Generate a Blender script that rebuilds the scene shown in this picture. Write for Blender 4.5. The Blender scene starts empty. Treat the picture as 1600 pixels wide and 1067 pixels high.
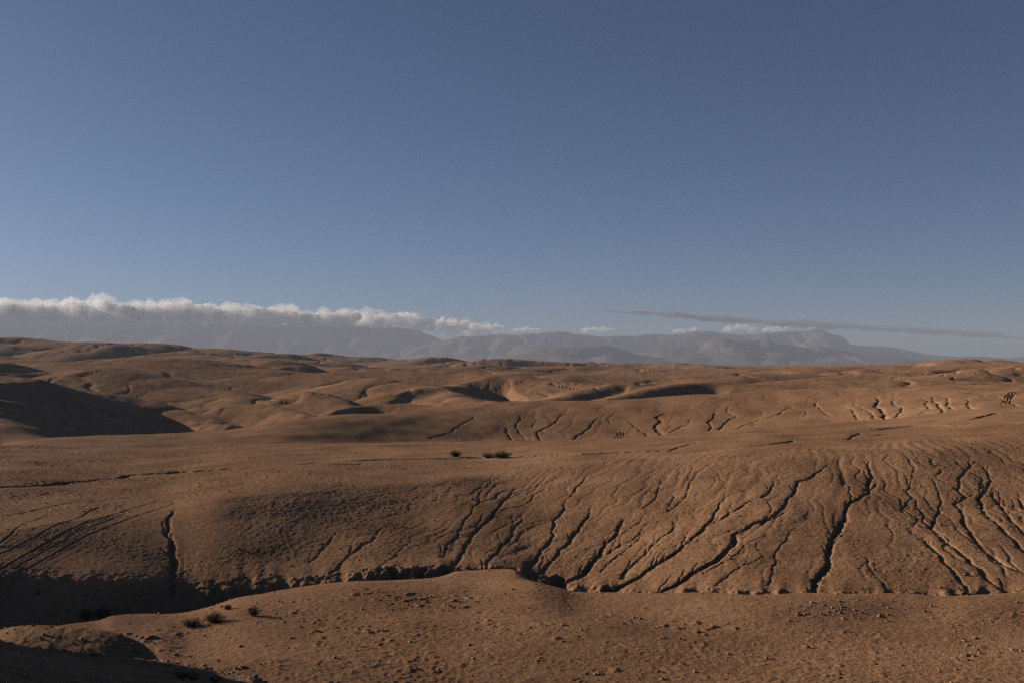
import bpy, bmesh, math, random, time
import numpy as np
from mathutils import Vector, Matrix, noise as mnoise

T0 = time.time()
DETAIL = 1.0          # mesh density of the ground sheet (1 = final)
scene = bpy.context.scene
COL = scene.collection

# ------------------------------------------------------------------ camera
F_PX, CU, CV = 1556.0, 800.0, 533.5          # focal length and centre of the 1600 x 1067 photograph
PITCH = math.atan((566.0 - CV) / F_PX)
cam_d = bpy.data.cameras.new('camera')
cam = bpy.data.objects.new('camera', cam_d)
COL.objects.link(cam)
cam_d.sensor_width = 36.0
cam_d.lens = 36.0 * F_PX / 1600.0
cam_d.clip_start = 0.1
cam_d.clip_end = 200000.0
cam.location = (0, 0, 0)
cam.rotation_euler = (math.pi / 2 + PITCH, 0, 0)
scene.camera = cam

# ------------------------------------------------------------------ sky, sun, exposure
SUN_EL, SUN_AZ = math.radians(14.0), math.radians(-67.0)
world = bpy.data.worlds.new('World')
scene.world = world
world.use_nodes = True
wn = world.node_tree
sky = wn.nodes.new('ShaderNodeTexSky')
sky.sky_type = 'NISHITA'
sky.sun_disc = False
sky.sun_elevation = SUN_EL
sky.sun_rotation = SUN_AZ
sky.altitude = 2900
sky.air_density = 0.737
sky.dust_density = 5.6
sky.ozone_density = 2.9
tint = wn.nodes.new('ShaderNodeMix')
tint.data_type = 'RGBA'
tint.blend_type = 'MULTIPLY'
tint.inputs[0].default_value = 1.0
tint.inputs[7].default_value = (0.985, 0.99, 1.015, 1)
wn.links.new(sky.outputs[0], tint.inputs[6])
wn.links.new(tint.outputs[2], wn.nodes['Background'].inputs[0])
wn.nodes['Background'].inputs[1].default_value = 0.05
sun_d = bpy.data.lights.new('sun', 'SUN')
sun = bpy.data.objects.new('sun', sun_d)
COL.objects.link(sun)
sun_d.energy = 5.0
sun_d.angle = math.radians(0.5)
sun_d.color = (1.0, 0.9, 0.78)
TO_SUN = Vector((math.sin(SUN_AZ) * math.cos(SUN_EL), math.cos(SUN_AZ) * math.cos(SUN_EL), math.sin(SUN_EL)))
sun.rotation_euler = TO_SUN.to_track_quat('Z', 'Y').to_euler()
sun.location = TO_SUN * 50
scene.view_settings.view_transform = 'Standard'
scene.view_settings.look = 'None'
scene.view_settings.exposure = 0.42
scene.view_settings.gamma = 1.0
scene.render.engine = 'CYCLES'
scene.cycles.use_denoising = False
scene.cycles.use_adaptive_sampling = False
scene.cycles.max_bounces = 6
scene.cycles.diffuse_bounces = 0
scene.cycles.volume_bounces = 4


# ------------------------------------------------------------------ helpers
def ray(u, v):
    """Slope of the sight line through a point of the photograph: x and z per metre of depth."""
    a, b = (np.asarray(u, float) - CU) / F_PX, (CV - np.asarray(v, float)) / F_PX
    den = math.cos(PITCH) - b * math.sin(PITCH)
    return a / den, (math.sin(PITCH) + b * math.cos(PITCH)) / den


def tag(o, label=None, cat=None, group=None, kind=None):
    for k, val in (('label', label), ('category', cat), ('group', group), ('kind', kind)):
        if val:
            o[k] = val
    return o


def link(name, mesh, mat=None, parent=None):
    o = bpy.data.objects.new(name, mesh)
    COL.objects.link(o)
    if mat:
        mesh.materials.append(mat)
    if parent:
        o.parent = parent
    return o


def empty(name, loc, rz=0.0):
    o = bpy.data.objects.new(name, None)
    COL.objects.link(o)
    o.empty_display_size = 0.2
    o.location = loc
    o.rotation_euler = (0, 0, rz)
    return o


def copy_tree(o, parent=None):
    c = o.copy()
    COL.objects.link(c)
    if parent:
        c.parent = parent
    for ch in o.children:
        copy_tree(ch, c)
    return c


def np_mesh(name, verts, quads=None, tris=None, smooth=True):
    me = bpy.data.meshes.new(name)
    verts = np.ascontiguousarray(verts, dtype=np.float32)
    nq = 0 if quads is None else len(quads)
    nt = 0 if tris is None else len(tris)
    me.vertices.add(len(verts))
    me.vertices.foreach_set('co', verts.ravel())
    me.loops.add(nq * 4 + nt * 3)
    me.polygons.add(nq + nt)
    li, ls = [], []
    if nq:
        li.append(np.asarray(quads, np.int32).ravel())
        ls.append(np.arange(nq, dtype=np.int32) * 4)
    if nt:
        li.append(np.asarray(tris, np.int32).ravel())
        ls.append(nq * 4 + np.arange(nt, dtype=np.int32) * 3)
    me.loops.foreach_set('vertex_index', np.concatenate(li))
    me.polygons.foreach_set('loop_start', np.concatenate(ls))
    me.update(calc_edges=True)
    if smooth:
        me.polygons.foreach_set('use_smooth', np.ones(nq + nt, dtype=bool))
    me.validate(verbose=False)
    return me


def _hash(ix, iy, seed):
    h = (ix.astype(np.uint32) * np.uint32(374761393)) ^ (iy.astype(np.uint32) * np.uint32(668265263)) ^ np.uint32((seed * 2246822519) & 0xffffffff)
    h = (h ^ (h >> np.uint32(13))) * np.uint32(1274126177)
    return h ^ (h >> np.uint32(16))


def perlin(x, y, seed=0):
    x = np.asarray(x, np.float64)
    y = np.asarray(y, np.float64)
    x0 = np.floor(x)
    y0 = np.floor(y)
    fx = (x - x0).astype(np.float32)
    fy = (y - y0).astype(np.float32)
    ix = x0.astype(np.int64)
    iy = y0.astype(np.int64)

    def g(dx, dy):
        a = _hash(ix + dx, iy + dy, seed).astype(np.float32) * np.float32(2 * math.pi / 4294967296.0)
        return np.cos(a) * (fx - dx) + np.sin(a) * (fy - dy)
    ux = fx * fx * fx * (fx * (fx * 6 - 15) + 10)
    uy = fy * fy * fy * (fy * (fy * 6 - 15) + 10)
    a = g(0, 0)
    a += ux * (g(1, 0) - a)
    b = g(0, 1)
    b += ux * (g(1, 1) - b)
    return (a + uy * (b - a)) * 1.5


def fbm(x, y, seed=0, oct=3, gain=0.5, lac=2.07):
    s, amp = 0.0, 1.0
    for k in range(oct):
        s = s + amp * perlin(x * lac ** k, y * lac ** k, seed + 31 * k)
        amp *= gain
    return s


def smooth01(e0, e1, x):
    t = np.clip((x - e0) / (e1 - e0), 0, 1)
    return t * t * (3 - 2 * t)


def pchip_slopes(X, Y):
    """X, Y: (n, m) nodes down axis 0; Fritsch-Carlson slopes."""
    h = np.diff(X, axis=0)
    d = np.diff(Y, axis=0) / h
    m = np.zeros_like(Y)
    w1 = 2 * h[1:] + h[:-1]
    w2 = h[1:] + 2 * h[:-1]
    with np.errstate(divide='ignore', invalid='ignore'):
        hm = (w1 + w2) / (w1 / d[:-1] + w2 / d[1:])
    m[1:-1] = np.where(d[:-1] * d[1:] > 0, hm, 0)
    m[0] = d[0]
    m[-1] = d[-1]
    return m


def pchip_eval(X, Y, M, q):
    """one column: X, Y, M (n,), q sorted or not."""
    i = np.clip(np.searchsorted(X, q) - 1, 0, len(X) - 2)
    h = X[i + 1] - X[i]
    t = np.clip((q - X[i]) / h, 0, 1)
    t2, t3 = t * t, t * t * t
    return (2 * t3 - 3 * t2 + 1) * Y[i] + (t3 - 2 * t2 + t) * h * M[i] + (-2 * t3 + 3 * t2) * Y[i + 1] + (t3 - t2) * h * M[i + 1]


def curve1(nodes, q):
    n = np.array(nodes, float)
    X, Y = n[:, :1], n[:, 1:2]
    M = pchip_slopes(X, Y) if len(n) > 2 else np.full_like(Y, (Y[1, 0] - Y[0, 0]) / (X[1, 0] - X[0, 0]))
    return pchip_eval(X[:, 0], Y[:, 0], M[:, 0], np.clip(q, X[0, 0], X[-1, 0]))


# ------------------------------------------------------------------ the lie of the land: ridge and valley lines
# each line: height of the land along it, from nodes (u, v) of the photograph at a depth y, or a height z directly
A_V = [(-700, 590), (-400, 650), (-200, 850), (-60, 988), (0, 1014), (60, 1026), (120, 1030), (200, 1034), (260, 1038), (321, 1043), (340, 1050), (370, 1054), (395, 1055), (407, 1061), (420, 1069), (500, 1120), (700, 1200), (1000, 1270), (1700, 1330)]  # left of the frame, an unseen rise added to throw shade on this mound
B_V = [(-700, 960), (-300, 985), (-60, 994), (0, 988), (30, 982), (75, 980), (110, 982), (150, 985), (180, 990), (205, 998), (225, 1008), (240, 1021), (254, 1038), (272, 1064), (300, 1100), (420, 1170), (800, 1190), (1700, 1190)]
C_V = [(-600, 1030), (-200, 1010), (0, 1000), (60, 988), (85, 981), (100, 975), (130, 968), (160, 963), (182, 958), (230, 957), (280, 954), (300, 951), (330, 945), (375, 932), (420, 926), (500, 918), (540, 913), (580, 909), (650, 906), (700, 905.5), (740, 907.5), (790, 908.5), (830, 911), (870, 919.5), (900, 927), (930, 929), (1000, 929), (1100, 928), (1250, 931), (1440, 932), (1520, 928), (1600, 927), (2000, 930)]
C_Y = [(-600, 35), (0, 36), (180, 40), (350, 44), (700, 47), (1000, 43.5), (1250, 41.5), (1600, 42.5), (2000, 44)]
EB_V = [(-600, 850), (-200, 872), (0, 893), (80, 900), (150, 903), (220, 906), (270, 912), (300, 917), (350, 916), (420, 912), (500, 905), (560, 897), (620, 893), (700, 890), (760, 889.5), (800, 893), (830, 899), (880, 908), (930, 918), (1000, 926), (1100, 926), (1300, 932), (1450, 934), (1600, 934), (2000, 930)]
EB_Y = [(-600, 53), (0, 55), (300, 56), (600, 57.5), (800, 58.5), (1000, 54.5), (1200, 51.5), (1400, 50.5), (1600, 50.5), (2000, 53)]
BANK_Y = [(-600, 47.5), (0, 49.2), (200, 50.2), (280, 52.6), (420, 55.3), (600, 56.2), (800, 56.7), (1000, 53.2), (1200, 50.7), (1400, 49.7), (1600, 49.7), (2000, 51.7)]
EC_V = [(-600, 840), (-100, 838), (0, 832), (100, 815), (200, 800), (262, 792), (330, 780), (400, 771), (500, 762), (600, 755), (700, 747), (800, 736), (900, 727), (1000, 722), (1200, 713), (1400, 704), (1600, 694), (2000, 680)]
EC_Y = [(-600, 57), (0, 60.5), (200, 67), (262, 68.2), (330, 68.6), (400, 70.2), (500, 73.4), (600, 77.3), (700, 81.6), (800, 85.5), (1000, 84), (1200, 80), (1400, 80), (1600, 82), (2000, 86)]
F_Y = [(-600, 108), (0, 116), (400, 136), (800, 165), (1200, 152), (1600, 128), (2000, 120)]
F_V = [(-600, 692), (-100, 696), (0, 697), (200, 698), (400, 695), (600, 691), (800, 688.5), (952, 688), (1040, 681), (1116, 674), (1200, 666), (1250, 663), (1377, 655.5), (1450, 646.5), (1525, 640), (1600, 636), (2000, 628)]
H_V = [(-600, 715), (-100, 705), (0, 698), (12, 694), (51, 686), (90, 683), (180, 680), (273, 676.5), (352, 672), (375, 669), (430, 659), (469, 654), (547, 647), (625, 643), (703, 637), (789, 630), (844, 627), (937, 625), (1016, 621), (1133, 614), (1250, 608.5), (1340, 605), (1450, 602), (1600, 599), (2000, 592)]
J_Y = [(-600, 290), (0, 300), (60, 302), (110, 318), (200, 335), (300, 340), (2000, 345)]
J_V = [(-600, 566), (-200, 574), (0, 588), (40, 592), (80, 599), (105, 605), (156, 616), (215, 632), (260, 650), (300, 668), (340, 682), (420, 676), (500, 674), (900, 672), (1400, 655), (2000, 640)]


def shift(nodes, dv):
    return [(a, b + dv) for a, b in nodes]


const = lambda c: [(-600, c), (2000, c)]
LINES = [  # (v nodes or None, z nodes or None, y nodes)
    (None, [(-600, -1.7), (2000, -1.7)], const(0.3)),
    (None, [(-600, -1.6), (0, -2.2), (500, -3.0), (2000, -3.8)], const(6)),
    (A_V, None, const(16)),
    ([(-700, 930), (-400, 960), (-200, 1040), (0, 1140), (100, 1185), (250, 1195), (321, 1165), (420, 1165), (700, 1270), (2000, 1400)], None, const(20.5)),
    (B_V, None, const(25)),
    ([(-600, 1075), (200, 1062), (420, 1068), (800, 1085), (2000, 1085)], None, const(29.5)),
    ([(-600, 1045), (0, 1035), (100, 1018), (180, 1000), (250, 1000), (300, 1006), (400, 1000), (560, 1002), (800, 1000), (1100, 1008), (2000, 1010)], None, const(35)),
    (C_V, None, C_Y),
    ('drop', [(-600, -3.4), (200, -3.4), (300, -2.8), (500, -1.6), (660, -1.3), (720, -0.5), (800, -0.4), (850, -1.2), (1000, -1.6), (2000, -1.6)], shift(C_Y, 4.5)),
    ('bank', [(-600, -2.8), (0, -3.6), (200, -3.6), (280, -2.2), (420, -0.9), (560, -0.7), (600, -1.3), (700, -1.2), (730, -0.3), (830, -0.3), (1000, -0.8), (1380, -0.8), (1500, -1.0), (2000, -0.6)], BANK_Y),
    (EB_V, None, EB_Y),
    ('foot', None, shift(EB_Y, 3.2)),
    ('slope 0.62 0.655', None, None),
    ('slope 0.86 0.905', None, None),
    (EC_V, None, EC_Y),
    (F_V, None, F_Y),
    (shift(F_V, 14), None, shift(F_Y, 15)),
    (shift(F_V, 5), None, shift(F_Y, 28)),
    (H_V, None, shift(F_Y, 62)),
    (shift(H_V, 14), None, shift(F_Y, 78)),
    (None, [(-600, -10), (0, -13.5), (60, -15), (150, -20), (300, -24), (900, -24), (1400, -19), (2000, -16)], shift(F_Y, 102)),
    (J_V, None, J_Y),
    (None, [(-600, -14), (0, -20), (300, -25), (900, -25), (1400, -20), (2000, -18)], shift(J_Y, 52)),
    (None, [(-600, -9), (0, -13), (600, -20), (2000, -18)], const(520)),
    (None, [(-600, -2), (0, -6), (600, -17), (2000, -17)], const(900)),
    (None, [(-600, 8), (0, 2), (600, -12), (2000, -15)], const(1500)),
    (None, [(-600, 0), (600, -12), (2000, -16)], const(4000)),
    (None, const(-26), const(9000)),
    (None, const(-46), const(19000)),
]


def line_nodes(u):
    """Depth and height of every ridge and valley line at photograph column u (at the horizon)."""
    u = np.asarray(u, float)
    Y, Z = [], []
    for vn, zn, yn in LINES:
        if yn is None:
            f, fz = (float(q) for q in vn.split()[1:])
            yb, yc = curve1(EB_Y, u), curve1(EC_Y, u)
            zb, zc = EBZ(u), yc * ray(u, curve1(EC_V, u))[1]
            Y.append(yb + f * (yc - yb))
            Z.append(zb + fz * (zc - zb))
            continue
        y = curve1(yn, u)
        if isinstance(vn, str):
            if vn == 'drop':
                z = Z[-1] + curve1(zn, u)
            elif vn == 'foot':
                ez, cz = EBZ(u), curve1(EC_Y, u) * ray(u, curve1(EC_V, u))[1]
                z = ez + (cz - ez) * 3.2 / (curve1(EC_Y, u) - curve1(EB_Y, u))
            else:
                z = EBZ(u) + curve1(zn, u)
        elif vn is None:
            z = curve1(zn, u)
        else:
            z = y * ray(u, curve1(vn, u))[1]
        Y.append(y)
        Z.append(z)
    return np.array(Y), np.array(Z)


def EBZ(u):
    return curve1(EB_Y, u) * ray(u, curve1(EB_V, u))[1]


I_CREST_C, I_DROP, I_BANK, I_EB, I_FOOT, I_EC = 7, 8, 9, 10, 11, 14


def a_to_u(a):
    return CU + F_PX * np.clip(a, -0.9, 0.78)


def columns(a):
    """Nodes with the cut bank's crenulations; a = x per metre of depth."""
    u = a_to_u(a)
    Y, Z = line_nodes(u)
    s = np.asarray(a, float) * 56
    jag = 0.55 * perlin(s * 0.55, s * 0 + 3.3, 5) + 0.35 * perlin(s * 1.6, s * 0 + 7.7, 6) + 0.18 * perlin(s * 4.1, s * 0 + 1.7, 7)
    jag = jag * (0.03 + 0.97 * smooth01(270, 420, u))
    Y[I_BANK] += jag
    Y[I_EB] += jag * 0.9
    Z[I_EB] += jag * 0.9 * (Z[I_FOOT] - Z[I_EB]) / 3.2 + 0.12 * (0.06 + 0.94 * smooth01(270, 420, u)) * perlin(s * 1.1, s * 0 + 9.1, 8)
    Y[I_CREST_C] += 0.8 * perlin(s * 0.2, s * 0 + 2.2, 9)
    Y = np.maximum.accumulate(Y + np.arange(len(Y))[:, None] * 1e-3 if Y.ndim > 1 else Y + np.arange(len(Y)) * 1e-3, axis=0)
    for k in range(1, len(Y)):
        Y[k] = np.maximum(Y[k], Y[k - 1] + 0.25)
    return Y, Z


def hit(u, v, ymin, ymax):
    """Where the sight line through (u, v) first meets the land beyond ymin."""
    ax, tz = ray(u, v)
    Y, Z = columns(np.array([ax]))
    M = pchip_slopes(Y, Z)
    ys = np.linspace(ymin, ymax, 1200)
    zz = pchip_eval(Y[:, 0], Z[:, 0], M[:, 0], ys)
    k = np.argmax(zz >= tz * ys) if np.any(zz >= tz * ys) else len(ys) - 1
    return float(ax * ys[k]), float(ys[k])


# distant ridges: crest nodes (u, v, y), flank slope, crest roundness
HILLS = [
    ([(-500, 560, 480), (0, 566, 475), (50, 578, 470), (94, 591, 462), (117, 580, 455), (156, 576, 452), (195, 580, 450), (250, 592, 442), (312, 605, 430), (371, 613, 418), (410, 621, 405), (428, 632, 390)], 0.24, 13),
    ([(150, 562, 620), (219, 557.5, 620), (273, 560, 615), (332, 568, 605), (390, 576, 595), (469, 582.5, 580), (547, 590, 565)], 0.20, 25),
    ([(-300, 545, 640), (0, 556, 640), (50, 561, 620), (100, 566, 590), (150, 572, 560)], 0.2, 22),
    ([(400, 565, 800), (425, 560.5, 800), (440, 563, 795), (456, 571, 780)], 0.26, 16),
    ([(490, 604, 460), (527, 600, 458), (555, 592.5, 452), (586, 590, 450), (625, 595.5, 442), (648, 600, 436), (676, 609, 422), (711, 618, 405), (754, 627, 390)], 0.27, 10),
    ([(120, 608, 338), (180, 617, 336), (240, 628, 332), (290, 641, 324), (335, 655, 312), (372, 667, 296)], 0.5, 7),  # added ridge; its steep near side carries the hollow's shade farther right
    ([(440, 623, 372), (455, 614.5, 375), (470, 611, 376), (500, 613.5, 370), (525, 622, 360), (546, 635, 345)], 0.36, 7),
    ([(360, 634, 330), (385, 632, 330), (400, 632.5, 328), (430, 636, 322), (465, 642, 312), (505, 652, 300)], 0.55, 5),
    ([(530, 640, 318), (546, 634.5, 322), (580, 632, 325), (625, 630.5, 325), (660, 632, 322), (690, 637, 315), (715, 644, 305)], 0.6, 5),
    ([(640, 606, 400), (690, 603, 420), (720, 602, 440), (742, 594.5, 450), (781, 587.5, 455), (828, 587, 455), (879, 594, 440), (922, 598.5, 428), (942, 603, 415)], 0.34, 10),
    ([(664, 604, 430), (700, 612, 395), (740, 620, 365), (790, 628, 340)], 0.25, 7),
    ([(838, 629, 318), (879, 617.5, 332), (918, 604, 350), (957, 597.5, 358), (996, 597, 358), (1018, 604, 350)], 0.34, 7),
    ([(960, 620, 318), (1016, 605.5, 335), (1055, 598.5, 345), (1113, 595.5, 350), (1172, 597, 348), (1230, 602.5, 338), (1250, 608, 328), (1300, 612, 325)], 0.36, 7),
    ([(1180, 600, 420), (1250, 596, 425), (1330, 592, 425), (1420, 591, 420), (1520, 596, 405), (1620, 598, 400), (1900, 590, 400)], 0.2, 14),
    ([(1180, 597, 520), (1300, 586, 540), (1400, 582, 540), (1460, 584, 530), (1540, 596, 490)], 0.18, 22),
    ([(1490, 590, 470), (1530, 582, 480), (1560, 575, 490), (1600, 571, 495), (1700, 566, 500), (1950, 556, 500)], 0.2, 16),
    ([(1270, 573.5, 800), (1300, 571, 800), (1340, 570, 800), (1420, 567.5, 790), (1490, 563.5, 780), (1520, 561, 780), (1560, 561.5, 770), (1600, 566, 750), (1700, 570, 740)], 0.16, 30),
    ([(1310, 581, 690), (1345, 576, 690), (1375, 583, 670)], 0.25, 10),
    ([(1400, 582, 640), (1430, 576, 645), (1470, 577, 640), (1490, 584, 630)], 0.25, 10),
    ([(560, 573, 900), (640, 575, 900), (800, 571, 1000), (1000, 574, 1000), (1180, 577, 950), (1300, 578, 900)], 0.12, 40),
    ([(900, 585, 620), (980, 580, 640), (1060, 581, 640), (1150, 584, 620), (1250, 582, 640)], 0.14, 25),
    ([(540, 580, 700), (600, 577, 720), (680, 579, 720), (760, 577, 720), (830, 580, 700)], 0.14, 25),
    ([(640, 562, 1800), (672, 558, 1800), (694, 558.5, 1790), (715, 565, 1760)], 0.14, 40),
    ([(730, 565, 1700), (752, 560.3, 1700), (800, 561, 1700), (850, 563.5, 1700), (900, 566, 1690)], 0.3, 12),
    ([(900, 567, 2400), (960, 567, 2400), (1050, 567.2, 2400), (1100, 570, 2300)], 0.14, 60),
    ([(-500, 518, 1500), (-100, 524, 1500), (0, 526.5, 1500), (25, 525.5, 1500), (45, 529, 1490), (121, 535, 1480), (150, 534.3, 1480), (200, 536, 1470), (240, 537, 1460)], 0.18, 45),
    ([(120, 540, 1350), (150, 534.3, 1350), (180, 534.2, 1350), (205, 540, 1330), (222, 546, 1320)], 0.25, 25),
    ([(215, 540, 1500), (240, 534, 1500), (255, 535, 1495), (285, 544, 1480), (330, 543.5, 1480), (400, 549, 1470), (440, 552, 1450)], 0.2, 40),
    ([(300, 548, 1200), (330, 556, 1150), (370, 558, 1120), (420, 560, 1100), (520, 566, 1080)], 0.16, 30),
    ([(440, 553, 2000), (478, 553.5, 2000), (508, 552.3, 2000), (524, 556, 1990), (580, 556.3, 2000), (620, 560, 2000)], 0.14, 60),
    ([(400, 560, 1000), (440, 562, 980), (480, 566, 950), (520, 573, 900)], 0.2, 22),
]


def add_hills(x, y, z):
    for nodes, slope, rnd in HILLS:
        n = np.array(nodes, float)
        ax, tz = ray(n[:, 0], n[:, 1])
        P = np.stack([ax * n[:, 2], n[:, 2], tz * n[:, 2]], 1)
        reach = 16.0 / slope + 3 * rnd + (40 if n[:, 2].max() < 900 else 160)
        sel = (x > P[:, 0].min() - reach) & (x < P[:, 0].max() + reach) & (y > P[:, 1].min() - reach) & (y < P[:, 1].max() + reach)
        idx = np.nonzero(sel)
        if len(idx[0]) == 0:
            continue
        xs, ys = x[idx], y[idx]
        wob = rnd * 0.5
        xs = xs + wob * perlin(xs / (rnd * 7), ys / (rnd * 7), 71)
        ys = ys + wob * perlin(xs / (rnd * 7), ys / (rnd * 7), 72)
        num = np.zeros(xs.shape)
        den = np.zeros(xs.shape)
        soft = np.zeros(xs.shape)
        away = np.zeros(xs.shape)
        for p, q in zip(P[:-1], P[1:]):
            d = q - p
            t = np.clip(((xs - p[0]) * d[0] + (ys - p[1]) * d[1]) / (d[0] ** 2 + d[1] ** 2), 0, 1)
            dist2 = (xs - p[0] - t * d[0]) ** 2 + (ys - p[1] - t * d[1]) ** 2
            w = 1.0 / (dist2 + (0.5 * rnd) ** 2) ** 2.5
            num += w * (p[2] + t * d[2])
            den += w
            away += w * (0.92 * (xs - p[0] - t * d[0]) - 0.39 * (ys - p[1] - t * d[1])) / np.sqrt(dist2 + 1)
            soft += 1.0 / (dist2 + 1.0) ** 4
        best = np.maximum(soft ** -0.25 - 1.0, 0)
        cz = num / den
        steep = 1.0 + 0.8 * smooth01(0.0, 0.5, away / den)
        zh = cz - steep * slope * (np.sqrt(best + rnd * rnd) - rnd)
        k = 2.0
        base = z[idx]
        h = np.clip(0.5 + 0.5 * (zh - base) / k, 0, 1)
        z[idx] = base + (zh - base) * h + k * h * (1 - h)
    return z


# ------------------------------------------------------------------ gullies, rills and wheel tracks traced over the slopes
def off(ox, oy, s, pts):
    return [(ox + p[0] / s, oy + p[1] / s) for p in pts]


def r5(p): return off(0, 680, 2.7575, p)
def r6(p): return off(400, 680, 2.7575, p)
def r7(p): return off(800, 680, 2.7575, p)
def r8(p): return off(1200, 680, 2.7575, p)
def h2(p): return off(400, 430, 3.9525, p)
def h3(p): return off(800, 430, 3.9525, p)
def h4(p): return off(1200, 430, 3.9525, p)
def w1(p): return off(0, 690, 5.333, p)


# (points, half width, depth) of gullies on the near rilled slope, head first
RILLS = [
    (r7([(340, 165), (300, 205), (270, 240), (230, 275), (225, 310), (190, 350), (175, 400), (180, 430), (150, 470), (120, 500), (90, 545), (60, 590)]), 0.40, 0.42),
    (r7([(338, 285), (325, 350), (300, 385), (265, 420), (250, 450), (200, 490), (160, 545), (125, 585), (95, 600)]), 0.48, 0.55),
    (r7([(490, 350), (470, 370), (455, 400), (430, 440), (400, 470), (380, 505), (355, 530), (320, 570), (290, 595), (235, 615), (190, 650)]), 0.55, 0.75),
    (r7([(600, 365), (570, 385), (550, 420), (520, 450), (470, 465), (420, 500), (380, 520)]), 0.34, 0.40),
    (r7([(700, 355), (705, 385), (690, 410), (650, 440), (600, 480), (570, 520), (530, 550), (490, 580), (470, 610)]), 0.40, 0.40),
    (r7([(1060, 265), (1040, 280), (1000, 300), (930, 340), (870, 370), (830, 390), (800, 430), (770, 460), (730, 490), (690, 520), (640, 550), (600, 572), (560, 600), (500, 625), (440, 650), (400, 680)]), 0.50, 0.62),
    (r7([(830, 440), (800, 460), (770, 470), (700, 510), (640, 545)]), 0.3, 0.3),
    (r7([(1190, 330), (1100, 365), (1040, 380), (1000, 410), (958, 430), (962, 460), (930, 490), (890, 530), (870, 550), (820, 575), (770, 600), (720, 630), (680, 650), (625, 668)]), 0.55, 0.80),
    (r7([(990, 235), (930, 255), (910, 275), (890, 310), (870, 340), (850, 370)]), 0.30, 0.34),
    (r7([(800, 150), (780, 190), (755, 230), (730, 270), (700, 300), (670, 320)]), 0.26, 0.28),
    (r7([(690, 170), (640, 190), (625, 240), (600, 280), (565, 305)]), 0.26, 0.28),
    (r7([(870, 130), (890, 160), (912, 195)]), 0.2, 0.2),
    (r7([(1103, 510), (1000, 560), (900, 630), (850, 660), (820, 680)]), 0.24, 0.22),
    (r7([(690, 230), (690, 270), (670, 310)]), 0.2, 0.18),
    (r7([(580, 400), (510, 480), (440, 530), (380, 580)]), 0.28, 0.25),
    (r7([(1103, 430), (1000, 480), (930, 540), (820, 600)]), 0.25, 0.2),
    (r8([(260, 112), (245, 130), (200, 160), (180, 180), (130, 195), (115, 220), (110, 250), (80, 285), (60, 320), (20, 350), (-30, 385)]), 0.38, 0.46),
    (r8([(20, 190), (12, 225), (5, 245), (-30, 270)]), 0.3, 0.35),
    (r8([(420, 95), (430, 130), (448, 170), (430, 200), (435, 240), (400, 260), (365, 285), (330, 330), (310, 370), (290, 420), (265, 470), (255, 510), (250, 560), (215, 600), (195, 650), (190, 695)]), 0.52, 0.75),
    (r8([(290, 150), (310, 180), (340, 205), (352, 250), (362, 285)]), 0.26, 0.28),
    (r8([(570, 150), (600, 180), (612, 210), (600, 240), (622, 262), (585, 300), (578, 325)]), 0.26, 0.28),
    (r8([(690, 170), (722, 205), (735, 250), (732, 300), (720, 345), (700, 390)]), 0.26, 0.28),
    (r8([(620, 330), (670, 370), (700, 400), (740, 430), (780, 470), (830, 510), (870, 550), (910, 580), (950, 630), (1000, 665), (1030, 690)]), 0.46, 0.58),
    (r8([(600, 400), (640, 430), (700, 470), (740, 510), (752, 550), (800, 600), (850, 650), (870, 690)]), 0.36, 0.40),
    (r8([(870, 100), (860, 140), (825, 180), (815, 230), (850, 255), (830, 275), (800, 287), (835, 330), (850, 390), (880, 440), (930, 500), (980, 540), (1030, 570), (1103, 600), (1180, 640)]), 0.42, 0.50),
    (r8([(925, 120), (945, 160), (962, 190), (930, 240), (905, 265), (920, 310), (960, 360), (1000, 400), (1050, 450), (1110, 515), (1200, 580)]), 0.42, 0.52),
    (r8([(955, 240), (975, 265), (1000, 300), (1040, 350), (1070, 390), (1110, 435), (1200, 500)]), 0.40, 0.48),
    (r8([(1070, 235), (1095, 300), (1140, 350), (1220, 420)]), 0.35, 0.4),
    (r8([(420, 520), (460, 600), (500, 640), (540, 690)]), 0.22, 0.2),
    (r8([(130, 380), (90, 430), (60, 470), (20, 560), (0, 640)]), 0.25, 0.2),
    (r6([(1040, 165), (1000, 220), (960, 290), (920, 350), (890, 390), (870, 430), (820, 470), (800, 520)]), 0.26, 0.28),
    (r6([(1120, 220), (1090, 260), (1050, 310), (1000, 370), (950, 410), (920, 450), (880, 510), (840, 570), (820, 612)]), 0.42, 0.42),
    (r6([(1150, 330), (1103, 410), (1050, 480), (1000, 540), (975, 590)]), 0.36, 0.34),
    (r6([(560, 390), (500, 460), (450, 480), (400, 520), (340, 580), (300, 615)]), 0.45, 0.22),
    (r6([(350, 410), (290, 490), (230, 545)]), 0.4, 0.18),
    (r6([(700, 440), (600, 520), (500, 600), (420, 625)]), 0.5, 0.16),
    (r5([(755, 312), (745, 330), (720, 372), (712, 430), (740, 480), (748, 540), (740, 600), (742, 660), (735, 700)]), 0.55, 0.85),
]
PITS = [  # hollows eaten into the foot of the slope: (u, v, half width, depth, depth of the cut along y)
    (612, 899, 0.75, 1.0, 1.6), (655, 897, 0.5, 0.9, 1.4), (693, 896, 0.45, 0.9, 1.4), (868, 905, 0.7, 1.1, 1.5), (948, 920, 0.4, 1.0, 1.3), (630, 900, 0.5, 0.9, 1.2),
]
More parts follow.
